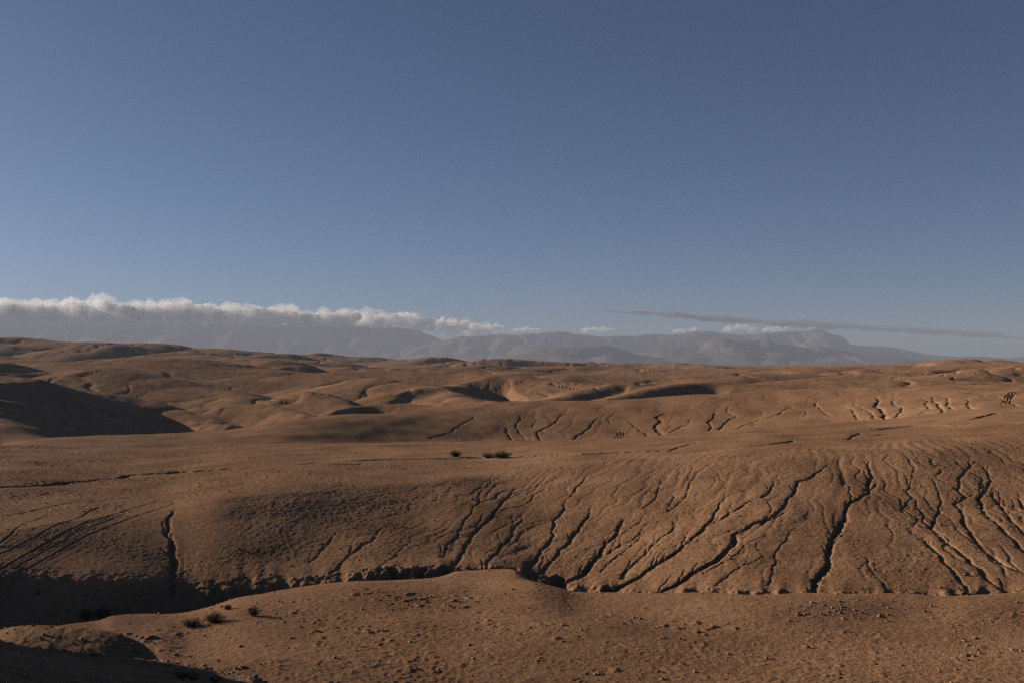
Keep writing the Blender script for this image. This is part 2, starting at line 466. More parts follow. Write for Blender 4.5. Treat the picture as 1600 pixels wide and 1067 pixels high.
H_RILLS = [
    (h2([(1350, 860), (1280, 910), (1220, 945), (1150, 985), (1060, 1018)]), 0.5, 0.4),
    (h2([(1540, 935), (1560, 990), (1580, 1016)]), 0.55, 0.5),
    (h3([(65, 860), (50, 890), (20, 935), (60, 980), (75, 1018)]), 0.5, 0.4),
    (h3([(130, 870), (150, 900), (120, 930)]), 0.4, 0.25),
    (h3([(320, 855), (240, 920), (155, 965), (165, 1000), (175, 1022)]), 0.6, 0.55),
    (h3([(545, 875), (500, 910), (480, 940), (400, 985), (345, 1022)]), 0.6, 0.55),
    (h3([(640, 845), (590, 885), (610, 910)]), 0.45, 0.3),
    (h3([(700, 890), (750, 930), (830, 968), (890, 1000)]), 0.5, 0.35),
    (h3([(960, 845), (890, 870), (912, 900), (880, 930), (890, 955), (930, 992)]), 0.9, 1.0),
    (h3([(1210, 805), (1100, 830), (960, 855), (900, 875)]), 0.4, 0.28),
    (h3([(1115, 875), (1090, 915), (1030, 940), (980, 965), (930, 990)]), 0.55, 0.45),
    (h3([(1000, 915), (960, 950), (930, 985)]), 0.4, 0.3),
    (h3([(1255, 845), (1210, 910), (1216, 970)]), 0.6, 0.6),
    (h3([(1335, 805), (1360, 860), (1388, 870), (1310, 910), (1280, 950), (1220, 972)]), 0.6, 0.55),
    (h3([(1590, 875), (1430, 920), (1370, 955)]), 0.5, 0.4),
    (h3([(800, 820), (790, 850)]), 0.4, 0.2),
    (h4([(170, 795), (80, 850), (-10, 885)]), 0.5, 0.4),
    (h4([(320, 765), (290, 800), (340, 840), (390, 865)]), 0.5, 0.4),
    (h4([(520, 780), (610, 830), (690, 890), (710, 905)]), 0.6, 0.5),
    (h4([(440, 800), (530, 850), (620, 900)]), 0.6, 0.45),
    (h4([(655, 745), (670, 790), (700, 830), (706, 870), (722, 893)]), 0.8, 0.9),
    (h4([(740, 750), (690, 775), (668, 790)]), 0.4, 0.3),
    (h4([(790, 755), (795, 800), (817, 840), (803, 885)]), 0.6, 0.6),
    (h4([(955, 745), (970, 790), (990, 822)]), 0.5, 0.45),
    (h4([(1005, 745), (1050, 800), (1082, 848)]), 0.65, 0.6),
    (h4([(1045, 735), (1100, 800), (1155, 832)]), 0.6, 0.5),
    (h4([(1188, 758), (1240, 810), (1278, 832)]), 0.5, 0.45),
    (h4([(1380, 735), (1450, 770), (1581, 810)]), 0.5, 0.3),
    (h4([(1440, 800), (1480, 770), (1500, 725)]), 0.4, 0.25),
]
CHANNELS = [  # shallow washes and ruts on the plateau
    (w1([(-600, 440), (0, 372), (200, 358), (450, 330), (600, 320), (1000, 290), (1060, 272), (1400, 255), (1600, 240), (2000, 215)]), 0.75, 0.95),
    (r6([(160, 134), (250, 124), (400, 110), (600, 103), (830, 95), (960, 92), (1103, 90), (1400, 85), (1560, 74), (1900, 58)]), 0.5, 0.5),
    (r6([(330, 133), (400, 131), (460, 129)]), 0.3, 0.2),
    (r7([(680, 62), (720, 45), (800, 30)]), 0.3, 0.22),
    (r8([(0, 36), (70, 28), (120, 20)]), 0.45, 0.3),
    (r8([(-200, 55), (0, 36)]), 0.25, 0.12),
    (off(1000, 660, 4, [(300, 95), (550, 88), (760, 82), (890, 78)]), 0.3, 0.16),
    (off(1000, 660, 4, [(1300, 100), (1340, 80), (1380, 70)]), 0.3, 0.16),
    (off(1000, 660, 4, [(1440, 80), (1500, 72), (1560, 70)]), 0.35, 0.25),
    (h4([(640, 960), (900, 925), (1200, 915), (1581, 905)]), 0.6, 0.2),
    (h4([(1240, 890), (1350, 870), (1440, 850)]), 0.5, 0.25),
    (w1([(0, 612), (250, 580), (420, 550), (600, 525), (900, 505)]), 0.2, 0.12),
]
TRACKS = [  # wheel ruts: polyline, half width, depth
    (w1([(-100, 900), (0, 850), (100, 780), (200, 690), (350, 630), (420, 605)]), 0.22, 0.12),
    (w1([(-100, 990), (0, 945), (150, 875), (300, 810), (500, 690), (640, 640), (740, 590), (850, 555)]), 0.2, 0.14),
    (w1([(-120, 1140), (20, 1060), (200, 960), (400, 850), (550, 770), (700, 690), (850, 640), (1000, 590), (1100, 550)]), 0.2, 0.16),
    (w1([(0, 1180), (240, 1060), (400, 980), (560, 900), (740, 800), (850, 750), (900, 720), (1050, 650), (1200, 590), (1330, 540), (1500, 480)]), 0.18, 0.14),
    (w1([(250, 930), (450, 840), (600, 750), (760, 650), (980, 590), (1250, 510), (1400, 470)]), 0.16, 0.10),
    (w1([(60, 1100), (330, 950), (520, 860), (700, 745), (900, 660), (1150, 560)]), 0.16, 0.10),
]
H_TRACKS = [
    (h3([(620, 1020), (655, 985), (650, 965), (615, 950)]), 0.22, 0.14),
    (h3([(640, 1020), (675, 985), (670, 962), (640, 948)]), 0.22, 0.14),
    (h3([(660, 1020), (692, 990), (688, 965), (660, 950)]), 0.22, 0.14),
    (h3([(800, 1000), (830, 985), (815, 965), (780, 955)]), 0.22, 0.12),
    (h4([(1470, 790), (1490, 745), (1525, 715)]), 0.22, 0.14),
    (h4([(1490, 790), (1505, 750), (1540, 718)]), 0.22, 0.14),
    (h4([(1455, 785), (1470, 745), (1505, 715)]), 0.22, 0.14),
    (h4([(930, 865), (960, 845), (1000, 850), (1050, 845)]), 0.22, 0.12),
    (h4([(215, 870), (240, 845), (230, 830)]), 0.22, 0.12),
]

rng = random.Random(7)


def EBy(u): return float(curve1(EB_Y, np.array([u]))[0])
def Fy(u): return float(curve1(F_Y, np.array([u]))[0])



def trace(pts, ymin, ymax, sub=3, rough=0.075):
    w = []
    for u, v in pts:
        if ymin == 'E':
            w.append(Vector(hit(u, v, EBy(u) - 0.6, Fy(u))))
        else:
            w.append(Vector(hit(u, v, Fy(u) + 26, Fy(u) + 66)))
    for _ in range(sub):
        out = [w[0]]
        for p, q in zip(w[:-1], w[1:]):
            d = q - p
            n = Vector((-d.y, d.x))
            out.append(p + d * 0.5 + n * rng.uniform(-rough, rough))
            out.append(q)
        w = out
    return np.array([(p.x, p.y) for p in w])


# ------------------------------------------------------------------ the ground sheet
def make_ground():
    da = 0.00095 / DETAIL
    front = np.arange(-0.64, 0.64 + da / 2, da)
    th_front = np.arctan(front)
    edge = math.atan(0.64)
    n_out = 150
    side = edge + (2 * math.pi - 2 * edge) * np.linspace(0, 1, n_out + 2)[1:-1]
    theta = np.concatenate([th_front, side])
    s = 1.0 / DETAIL
    segs = [(0.3, 10, 0.35), (10, 15, 0.07), (15, 22, 0.075), (22, 29, 0.09), (29, 47, 0.05), (47, 60, 0.062), (60, 90, 0.08), (90, 130, 0.12), (130, 230, 0.17), (230, 300, 0.5)]
    rows = [np.arange(a, b - st * 0.5, st * s) for a, b, st in segs]
    g = 300.0
    far = []
    while g < 18200:
        far.append(g)
        g *= 1 + (0.0042 if g < 2600 else 0.02) * s
    rows = np.concatenate(rows + [np.array(far)])
    NC, NR = len(theta), len(rows)
    a_col = np.where(np.abs(np.where(theta > math.pi, theta - 2 * math.pi, theta)) < 1.3, np.tan(np.where(theta > math.pi, theta - 2 * math.pi, theta)), np.sign(math.pi - theta) * 3.0)
    a_col = np.clip(a_col, -0.9, 0.78)
    # right and left land meet smoothly behind the camera
    ths = np.where(theta > math.pi, theta - 2 * math.pi, theta)
    bk = smooth01(1.6, math.pi, np.abs(ths))
    a_nodes = a_col * (1 - bk)
    Y, Z = columns(a_nodes)
    M = pchip_slopes(Y, Z)
    nfc, half = len(front), int(28 * DETAIL)
    for _ in range(3):
        pad = np.pad(M[:, :nfc], ((0, 0), (half, half)), mode='edge')
        cs = np.cumsum(np.pad(pad, ((0, 0), (1, 0))), axis=1)
        M[:, :nfc] = (cs[:, 2 * half + 1:] - cs[:, :-(2 * half + 1)]) / (2 * half + 1)
    z = np.empty((NR, NC))
    for c in range(NC):
        z[:, c] = pchip_eval(Y[:, c], Z[:, c], M[:, c], rows)
    cosl = np.cos(np.minimum(np.abs(ths), 0.75))
    r = rows[:, None] / cosl[None, :]
    x = r * np.sin(ths)[None, :]
    y = r * np.cos(ths)[None, :]
    yy = rows[:, None] * np.ones((1, NC))
    U = (CU + F_PX * a_nodes)[None, :] * np.ones((NR, 1))

    # far ridges
    k0 = int(np.searchsorted(rows, 262))
    zf = z[k0:].copy()
    xf, yf = x[k0:], y[k0:]
    zf = add_hills(xf, yf, zf)
    fade = smooth01(275, 350, yy[k0:]) * (1 - smooth01(9000, 20000, yy[k0:]) * 0.6)
    n = fbm(xf / 75, yf / 75, 11, 3)
    val = 1 - np.abs(fbm(xf / 120 + 0.25 * fbm(xf / 40, yf / 40, 15, 2), yf / 120, 12, 2)) * 2.2
    near_far = smooth01(300, 1500, yy[k0:])
    zf += fade * (n * (0.55 + 1.4 * near_far) - np.clip(val, 0, 1) ** 5 * (0.9 + 1.2 * near_far))
    zf += fade * smooth01(700, 2000, yy[k0:]) * fbm(xf / 230, yf / 230, 17, 2) * 3.0
    fine = smooth01(1200, 500, yy[k0:])
    zf += fade * fine * 0.10 * fbm(xf / 4.5, yf / 4.5, 19, 2)
    dr = np.abs(fbm(xf / 26 + 0.6 * perlin(xf / 30, yf / 30, 36), yf / 34, 37, 2))
    zf -= fade * fine * 0.75 * np.clip(1 - dr * 9, 0, 1) * smooth01(-0.1, 0.35, perlin(xf / 90, yf / 90, 38)) * (1 - smooth01(450, 750, yy[k0:]))
    z[k0:] = zf

    # rolling relief and clods on the near land
    k1 = int(np.searchsorted(rows, 330))
    xs, ys, zs, us, ds = x[:k1], y[:k1], z[:k1], U[:k1], yy[:k1]
    zs += smooth01(215, 250, ds) * (1 - smooth01(300, 330, ds)) * 1.5 * fbm(xs / 30, ys / 30, 20, 4)
    zs += smooth01(18, 40, ds) * 0.22 * fbm(xs / 11, ys / 11, 21, 2) * (1 - smooth01(250, 330, ds))
    eb_s = curve1(EB_Y, us.ravel()).reshape(us.shape)
    slopeE = smooth01(1, 4, ds - eb_s) * (1 - smooth01(curve1(EC_Y, us.ravel()).reshape(us.shape) - 6, curve1(EC_Y, us.ravel()).reshape(us.shape) + 4, ds))
    kk = 0.45 - 0.33 * smooth01(1150, 1500, us)
    ac = xs - kk * (ys - 58)
    rill = np.abs(perlin(ac / 1.5 + 0.5 * perlin(xs / 2.2, ys / 2.2, 25), ys / 16, 23))
    amt = smooth01(250, 900, us) * 0.96 + 0.03
    zs -= slopeE * amt * 0.05 * np.clip(1 - rill * 5, 0, 1) * (0.35 + 0.65 * np.clip(perlin(xs / 6, ys / 9, 26) + 0.5, 0, 1))
    rill2 = np.abs(perlin(ac / 4.2 + 0.4 * perlin(xs / 5, ys / 5, 28), ys / 30, 29))
    zs -= slopeE * amt * 0.04 * np.clip(1 - rill2 * 3, 0, 1)
    fy = curve1(F_Y, us.ravel()).reshape(us.shape)
    slopeH = smooth01(26, 34, ds - fy) * (1 - smooth01(52, 64, ds - fy))
    rill3 = np.abs(perlin(xs / 6 + 0.6 * perlin(xs / 5, ys / 5, 33), ys / 34, 34))
    zs -= slopeH * 0.06 * smooth01(620, 860, us) * np.clip(1 - rill3 * 4, 0, 1)
    kn = int(np.searchsorted(rows, 160))
    nf = len(front)
    xn, yn, dn, un = x[:kn, :nf], y[:kn, :nf], yy[:kn, :nf], U[:kn, :nf]
    patch = np.clip(0.55 + 1.1 * fbm(xn / 6, yn / 6, 41, 3), 0.0, 1.6)
    bump = 0.015 * perlin(xn / 0.9, yn / 0.9, 42) + 0.018 * perlin(xn / 0.42, yn / 0.42, 43) + 0.024 * perlin(xn / 0.22, yn / 0.22, 44) + 0.016 * perlin(xn / 0.13, yn / 0.13, 46)
    clod = np.clip(perlin(xn / 0.3, yn / 0.3, 45) - 0.3, 0, 1) * 0.14
    plateau = smooth01(0, 6, dn - curve1(EC_Y, un.ravel()).reshape(un.shape))
    # broken, cloddy ground on the near mound and crumbly cut bank
    mound = smooth01(27, 31, dn) * (1 - smooth01(44, 48, dn))
    eby = curve1(EB_Y, un.ravel()).reshape(un.shape)
    bank = smooth01(-4, -2, dn - eby) * (1 - smooth01(0.0, 1.2, dn - eby))
    left = 1 - smooth01(150, 900, un)
    rough = 0.55 + 0.45 * patch
    gain = (1 - plateau) * (0.62 + 0.25 * bank) + plateau * (0.35 + 1.0 * left)
    gain = gain * (1 - 0.12 * mound) * smooth01(2, 14, dn)
    crest_c = curve1(C_Y, un.ravel()).reshape(un.shape)
    smoothcrest = 1 - 0.65 * smooth01(-5, -1, dn - crest_c) * (1 - smooth01(1, 4, dn - crest_c))
    z[:kn, :nf] += gain * smoothcrest * (bump * rough + clod * patch * 0.55)
    z[:kn, :nf] += bank * (0.03 + 0.11 * smooth01(240, 400, un)) * fbm(xn / 0.8, yn / 0.8, 47, 3, 0.6)
    clump = np.clip(fbm(xn / 0.6, yn / 0.6, 49, 3, 0.65) - 0.25, 0, 1)
    zone = mound * smoothcrest * np.clip(fbm(xn / 4, yn / 4, 48, 2) + 0.15 - 0.25 * smooth01(800, 1200, un), 0, 1)
    z[:kn, :nf] += zone * clump * 0.13
    # plough-like marks along the crest
    furrow = np.sin((xn * 0.95 - yn * 0.30 + 0.8 * perlin(xn / 9, yn / 9, 51)) * 2 * math.pi / 0.95)
    fz = smooth01(-7, -1, dn - curve1(EC_Y, un.ravel()).reshape(un.shape)) * (1 - smooth01(5, 13, dn - curve1(EC_Y, un.ravel()).reshape(un.shape)))
    z[:kn, :nf] += fz * smooth01(780, 1000, un) * 0.022 * furrow * np.clip(0.4 + perlin(xn / 6, yn / 6, 52), 0, 1)
    cross = np.sin((xn * 0.6 + yn * 0.8 + 0.9 * perlin(xn / 7, yn / 7, 54)) * 2 * math.pi / 2.4)
    z[:kn, :nf] += smooth01(4, 14, dn - curve1(EC_Y, un.ravel()).reshape(un.shape)) * 0.03 * cross * np.clip(0.3 + perlin(xn / 8, yn / 8, 53), 0, 1)

    # carve the traced gullies
    def carve(pl, hw, dep, grow=(0.4, 1.0), swale=0.3, rimz=0.0, steep=0.35, taper=True, asym=1.0):
        reach = hw * 3.6
        i0, i1 = np.searchsorted(rows, pl[:, 1].min() - reach), np.searchsorted(rows, pl[:, 1].max() + reach)
        av = pl[:, 0] / pl[:, 1]
        m = reach / pl[:, 1].min()
        j0, j1 = np.searchsorted(front, av.min() - m), np.searchsorted(front, av.max() + m)
        if i1 <= i0 or j1 <= j0:
            return
        X, Yv = x[i0:i1, j0:j1], y[i0:i1, j0:j1]
        wx = X + 0.35 * hw * perlin(X / (hw * 1.6), Yv / (hw * 1.6), 61) + 0.24 * hw * perlin(X / (hw * 0.55), Yv / (hw * 0.55), 62)
        wy = Yv + 0.45 * hw * perlin(X / (hw * 1.3), Yv / (hw * 1.3), 63)
        best = np.full(X.shape, 1e9)
        tt = np.zeros(X.shape)
        side = np.zeros(X.shape)
        L = np.concatenate([[0], np.cumsum(np.hypot(*np.diff(pl, axis=0).T))])
        for p, q, l0, l1 in zip(pl[:-1], pl[1:], L[:-1], L[1:]):
            d = q - p
            dd = d @ d
            if dd < 1e-9:
                continue
            # only the vertices near this piece
            a0, a1 = np.searchsorted(rows[i0:i1], min(p[1], q[1]) - reach), np.searchsorted(rows[i0:i1], max(p[1], q[1]) + reach)
            if a1 <= a0:
                continue
            sx, sy = wx[a0:a1], wy[a0:a1]
            t = np.clip(((sx - p[0]) * d[0] + (sy - p[1]) * d[1]) / dd, 0, 1)
            dist = np.hypot(sx - p[0] - t * d[0], sy - p[1] - t * d[1])
            b = best[a0:a1]
            mm = dist < b
            best[a0:a1] = np.where(mm, dist, b)
            side[a0:a1] = np.where(mm, sx - p[0] - t * d[0], side[a0:a1])
            tt[a0:a1] = np.where(mm, (l0 + t * (l1 - l0)) / L[-1], tt[a0:a1])
        var = 0.75 + 0.5 * np.clip(perlin(tt * L[-1] / 2.2, tt * 0 + hw * 97, 64), -0.5, 0.5)
        g = (grow[0] + (grow[1] - grow[0]) * np.sqrt(tt)) * var
        w = hw * (0.5 + 0.5 * g)
        e = best / (w * (1 + (asym - 1) * smooth01(-0.5, 0.5, side / w)))
        ends = smooth01(0, 0.06, tt) * (smooth01(0, 0.05, 1 - tt) if taper else 1)
        cut = (1 - smooth01(steep, 1.0, e)) * dep * g * ends
        cut = cut + swale * dep * g * np.exp(-(e / 2.2) ** 2) * ends
        if rimz:
            cut = cut - rimz * dep * np.exp(-((e - 1.3) / 0.4) ** 2) * ends
        z[i0:i1, j0:j1] -= cut

    for pts, hw, dep in RILLS:
        pl = trace(pts, 'E', 0)
        TRACED.append(pl)
        carve(pl, hw * 0.29, dep * 0.25, grow=(0.22, 1.25), swale=0.14, steep=0.10, taper=False, asym=2.4)
        # small feeders joining the gully from above
        m = len(pts)
        for q in range(1, m):
            for _ in range(2):
                if rng.random() < 0.42:
                    (u1, v1), (u0, v0) = pts[q], pts[q - 1]
                    dl = math.hypot(u1 - u0, v1 - v0) + 1e-6
                    dx, dy = (u0 - u1) / dl, (v0 - v1) / dl
                    an = rng.choice((-1, 1)) * rng.uniform(0.25, 0.75)
                    ex, ey = dx * math.cos(an) - dy * math.sin(an), dx * math.sin(an) + dy * math.cos(an)
                    ln = rng.uniform(10, 34) * (0.5 + 0.5 * (v1 - 700) / 200)
                    br = [(u1 + ex * ln + rng.uniform(-3, 3), v1 + min(ey, -0.35) * ln), (u1 + ex * ln * 0.5, v1 + min(ey, -0.35) * ln * 0.55), (u1, v1)]
                    if br[0][1] > 716:
                        carve(trace(br, 'E', 0), hw * 0.15, dep * 0.14, swale=0.05, steep=0.2, taper=False, asym=1.6)
    for u, v, hw, dep, ln in PITS:
        px, py = hit(u, v, EBy(u) - 2.0, 72)
        pl = np.array([(px + 0.10 * ln, py + ln * 0.6), (px, py), (px - 0.1, py - ln * 1.2)])
        carve(pl, hw, dep, grow=(0.9, 1.1), swale=0.05, taper=False)
    for pts, hw, dep in H_RILLS:
        carve(trace(pts, 'H', 0, 3, 0.12), hw * 0.55, dep * 0.42, swale=0.10, asym=1.8)
    for pts, hw, dep in CHANNELS:
        carve(trace(pts, 'E', 0, 3, 0.02), hw, dep, grow=(0.8, 1.0), swale=0.1)
    for pts, hw, dep in TRACKS:
        carve(trace(pts, 'E', 0, 2, 0.015), hw * 0.75, dep * 0.36, grow=(0.7, 1.0), swale=0.2, rimz=0.4)
    for pts, hw, dep in H_TRACKS:
        carve(trace(pts, 'H', 0, 2, 0.01), hw, dep, grow=(0.9, 1.0), swale=0.1, rimz=0.3)

    verts = np.stack([x, y, z], -1).reshape(-1, 3)
    i = np.arange(NR - 1)[:, None] * NC
    j = np.arange(NC)[None, :]
    jn = (j + 1) % NC
    quads = np.stack([i + j, i + jn, i + NC + jn, i + NC + j], -1)
    quads = quads[..., ::-1].reshape(-1, 4)
    # closing fan under the camera
    c = len(verts)
    verts = np.concatenate([verts, [[0, 0, -1.7]]])
    fan = np.stack([np.full(NC, c), (np.arange(NC) + 1) % NC, np.arange(NC)], 1)
    me = np_mesh('ground', verts, quads, fan)
    GR['front'], GR['rows'], GR['z'] = front, rows, z[:, :len(front)]
    return me


GR = {}
TRACED = []


def ground_z(px, py):
    """Height of the finished ground sheet at (px, py), in front of the camera."""
    fr, rows, z = GR['front'], GR['rows'], GR['z']
    a = px / py
    j = min(max((a - fr[0]) / (fr[1] - fr[0]), 0), len(fr) - 1.001)
    i = min(max(int(np.searchsorted(rows, py)) - 1, 0), len(rows) - 2)
    t = (py - rows[i]) / (rows[i + 1] - rows[i])
    j0 = int(j)
    s = j - j0
    return float((z[i, j0] * (1 - s) + z[i, j0 + 1] * s) * (1 - t) + (z[i + 1, j0] * (1 - s) + z[i + 1, j0 + 1] * s) * t)


def ground_hit(u, v, ymin, ymax, n=3000):
    ax, tz = ray(u, v)
    for yv in np.geomspace(ymin, ymax, n):
        if ground_z(ax * yv, yv) >= tz * yv:
            break
    return Vector((ax * yv, yv, ground_z(ax * yv, yv)))


# ------------------------------------------------------------------ materials
def new_mat(name):
    m = bpy.data.materials.new(name)
    m.use_nodes = True
    nt = m.node_tree
    b = nt.nodes['Principled BSDF']
    b.inputs['Roughness'].default_value = 0.95
    b.inputs['Specular IOR Level'].default_value = 0.1
    return m, nt, b


def nodes(nt):
    N = lambda t, **kw: _mk(nt, t, kw)
    return N, nt.links.new


def _mk(nt, t, kw):
    n = nt.nodes.new(t)
    for k, v in kw.items():
        setattr(n, k, v)
    return n


def ramp(nt, stops):
    r = nt.nodes.new('ShaderNodeValToRGB')
    e = r.color_ramp.elements
    while len(e) < len(stops):
        e.new(0.5)
    for el, (p, c) in zip(e, stops):
        el.position = p
        el.color = (*c, 1) if len(c) == 3 else c
    return r


def ground_mat():
    m, nt, b = new_mat('desert_earth')
    N, L = nodes(nt)
    tc = N('ShaderNodeTexCoord')

    def noise(scale, detail=3, rough=0.55, vec=None):
        n = N('ShaderNodeTexNoise')
        n.inputs['Scale'].default_value = scale
        n.inputs['Detail'].default_value = detail
        n.inputs['Roughness'].default_value = rough
        L(vec or tc.outputs['Object'], n.inputs['Vector'])
        return n

    def mix(f, a, c, blend='MIX', fac=None):
        x = N('ShaderNodeMix', data_type='RGBA', blend_type=blend)
        if f is not None:
            L(f, x.inputs[0])
        if fac is not None:
            x.inputs[0].default_value = fac
        for s, v in ((6, a), (7, c)):
            if isinstance(v, tuple):
                x.inputs[s].default_value = (*v, 1)
            else:
                L(v, x.inputs[s])
        return x.outputs[2]
    big = noise(0.018, 4)
    r1 = ramp(nt, [(0.30, (0.355, 0.184, 0.092)), (0.48, (0.43, 0.226, 0.113)), (0.66, (0.49, 0.268, 0.139))])
    L(big.outputs[0], r1.inputs[0])
    mid = noise(0.22, 4)
    r2 = ramp(nt, [(0.3, (0.74, 0.71, 0.70)), (0.52, (1.0, 1.0, 1.0)), (0.72, (1.18, 1.19, 1.20))])
    L(mid.outputs[0], r2.inputs[0])
    c = mix(None, r1.outputs[0], r2.outputs[0], 'MULTIPLY', 1.0)
    fine = noise(3.5, 5, 0.7)
    r3 = ramp(nt, [(0.32, (0.68, 0.66, 0.64)), (0.5, (1.0, 1.0, 1.0)), (0.72, (1.22, 1.22, 1.2))])
    L(fine.outputs[0], r3.inputs[0])
    c = mix(None, c, r3.outputs[0], 'MULTIPLY', 1.0)
    # pebbles: pale and dark specks
    vo = N('ShaderNodeTexVoronoi')
    vo.inputs['Scale'].default_value = 9.0
    L(tc.outputs['Object'], vo.inputs['Vector'])
    lt = N('ShaderNodeMath', operation='LESS_THAN')
    lt.inputs[1].default_value = 0.22
    L(vo.outputs['Distance'], lt.inputs[0])
    sep = N('ShaderNodeSeparateColor')
    L(vo.outputs['Color'], sep.inputs[0])
    gt = N('ShaderNodeMath', operation='GREATER_THAN')
    gt.inputs[1].default_value = 0.72
    L(sep.outputs[0], gt.inputs[0])
    mu = N('ShaderNodeMath', operation='MULTIPLY')
    L(lt.outputs[0], mu.inputs[0])
    L(gt.outputs[0], mu.inputs[1])
    peb = ramp(nt, [(0.0, (0.10, 0.06, 0.04)), (0.72, (0.15, 0.085, 0.055)), (0.76, (0.46, 0.29, 0.18)), (1.0, (0.52, 0.36, 0.25))])
    L(sep.outputs[1], peb.inputs[0])
    c = mix(mu.outputs[0], c, peb.outputs[0])
    L(c, b.inputs['Base Color'])
    # grain: clods and gravel
    g1 = noise(2.2, 6, 0.72)
    g2 = noise(11.0, 4, 0.7)
    ad = N('ShaderNodeMath', operation='MULTIPLY_ADD')
    ad.inputs[1].default_value = 0.35
    L(g2.outputs[0], ad.inputs[0])
    L(g1.outputs[0], ad.inputs[2])
    a2 = N('ShaderNodeMath', operation='MULTIPLY_ADD')
    a2.inputs[1].default_value = 0.12
    L(mu.outputs[0], a2.inputs[0])
    L(ad.outputs[0], a2.inputs[2])
    bp = N('ShaderNodeBump')
    bp.inputs['Strength'].default_value = 0.75
    bp.inputs['Distance'].default_value = 0.16
    L(a2.outputs[0], bp.inputs['Height'])
    L(bp.outputs[0], b.inputs['Normal'])
    b.inputs['Specular IOR Level'].default_value = 0.03
    b.inputs['Diffuse Roughness'].default_value = 0.45
    return m


M_GROUND = ground_mat()
ground = link('ground', make_ground(), M_GROUND)
tag(ground, kind='structure')

# ------------------------------------------------------------------ far mountains
def mountain_mat():
    m, nt, b = new_mat('mountain_rock')
    N, L = nodes(nt)
    tc = N('ShaderNodeTexCoord')
    n = N('ShaderNodeTexNoise')
    n.inputs['Scale'].default_value = 0.0022
    n.inputs['Detail'].default_value = 7
    n.inputs['Roughness'].default_value = 0.65
    L(tc.outputs['Object'], n.inputs['Vector'])
    r = ramp(nt, [(0.35, (0.10, 0.075, 0.065)), (0.6, (0.15, 0.115, 0.10)), (0.75, (0.24, 0.19, 0.16))])
    L(n.outputs[0], r.inputs[0])
    L(r.outputs[0], b.inputs['Base Color'])
    return m


def make_mountains(name, nodes_uv, y0, depth, base_v, seed, rough=1.0, n=700, m=90):
    """A range whose crest runs through nodes_uv at depth y0; flanks fall both ways with spurs."""
    u = np.linspace(nodes_uv[0][0], nodes_uv[-1][0], n)
    cv = curve1(nodes_uv, u)
    ax, tz = ray(u, cv)
    crest = tz * y0
    t = np.linspace(-1, 1, m)
    X = np.empty((m, n))
    Yv = np.empty((m, n))
    Z = np.empty((m, n))
    base = -60.0
    for k, tk in enumerate(t):
        X[k] = ax * y0 * (1 + 0.0 * tk)
        Yv[k] = y0 + tk * depth
        s = abs(tk)
        fall = (1 - s) ** 1.25
        Z[k] = base + (crest - base) * fall
    amp = np.clip((Z - base), 0, None)
    spur = np.abs(perlin(X / 900 + 0.5 * perlin(X / 700, Yv / 900, seed + 1), Yv / 2600, seed))
    fl = smooth01(0.0, 0.25, np.abs(t))[:, None]
    Z -= fl * amp * 0.38 * np.clip(1 - spur * 2.6, 0, 1) * rough
    Z += amp * 0.17 * min(1, rough + 0.2) * fbm(X / 620, Yv / 620, seed + 2, 6, 0.55) * (0.35 + 0.65 * fl)
    Z = np.maximum(Z, base - 20)
    v = np.stack([X, Yv, Z], -1).reshape(-1, 3)
    i = np.arange(m - 1)[:, None] * n
    j = np.arange(n - 1)[None, :]
    q = np.stack([i + j, i + j + 1, i + n + j + 1, i + n + j], -1).reshape(-1, 4)
    o = link(name, np_mesh(name, v, q), M_ROCK)
    tag(o, kind='structure')
    return o


M_ROCK = mountain_mat()
make_mountains('mountains', [(-900, 540), (-600, 515), (-300, 508), (0, 505), (150, 507), (300, 505), (450, 507), (560, 508), (640, 514), (690, 530), (740, 548), (775, 558), (830, 575)], 17000, 1700, 570, 101, 0.45)
make_mountains('mountains', [(560, 575), (640, 545), (720, 526), (790, 521), (850, 520), (900, 522), (960, 525), (1010, 522), (1055, 523), (1090, 519), (1120, 518), (1160, 521), (1200, 520), (1225, 518), (1240, 515.5), (1258, 515), (1270, 513.5), (1284, 515), (1300, 521), (1316, 529), (1330, 538), (1360, 540.5), (1384, 541.5), (1410, 545), (1450, 552), (1485, 556), (1530, 558), (1580, 559.5), (1650, 561), (1800, 566), (1900, 575)], 16300, 2000, 570, 111, 0.8)
make_mountains('mountains', [(740, 575), (790, 557), (820, 549), (850, 543), (875, 541), (905, 540), (940, 537.5), (965, 543), (990, 551), (1030, 558), (1060, 575)], 11000, 1500, 570, 121)
make_mountains('mountains', [(960, 575), (990, 556), (1020, 546), (1060, 541), (1090, 540), (1110, 531), (1122, 528), (1135, 529), (1150, 533.5), (1165, 531.5), (1180, 532), (1200, 527.5), (1212, 534), (1230, 537), (1250, 540), (1265, 542.5), (1280, 541), (1300, 545), (1330, 551), (1370, 553), (1420, 559), (1470, 563), (1560, 566), (1700, 575)], 12000, 1700, 570, 131)
make_mountains('mountains', [(1400, 575), (1440, 562), (1500, 557), (1535, 556), (1570, 559), (1600, 557), (1650, 552), (1720, 550), (1850, 560), (2000, 575)], 13200, 1200, 572, 141)

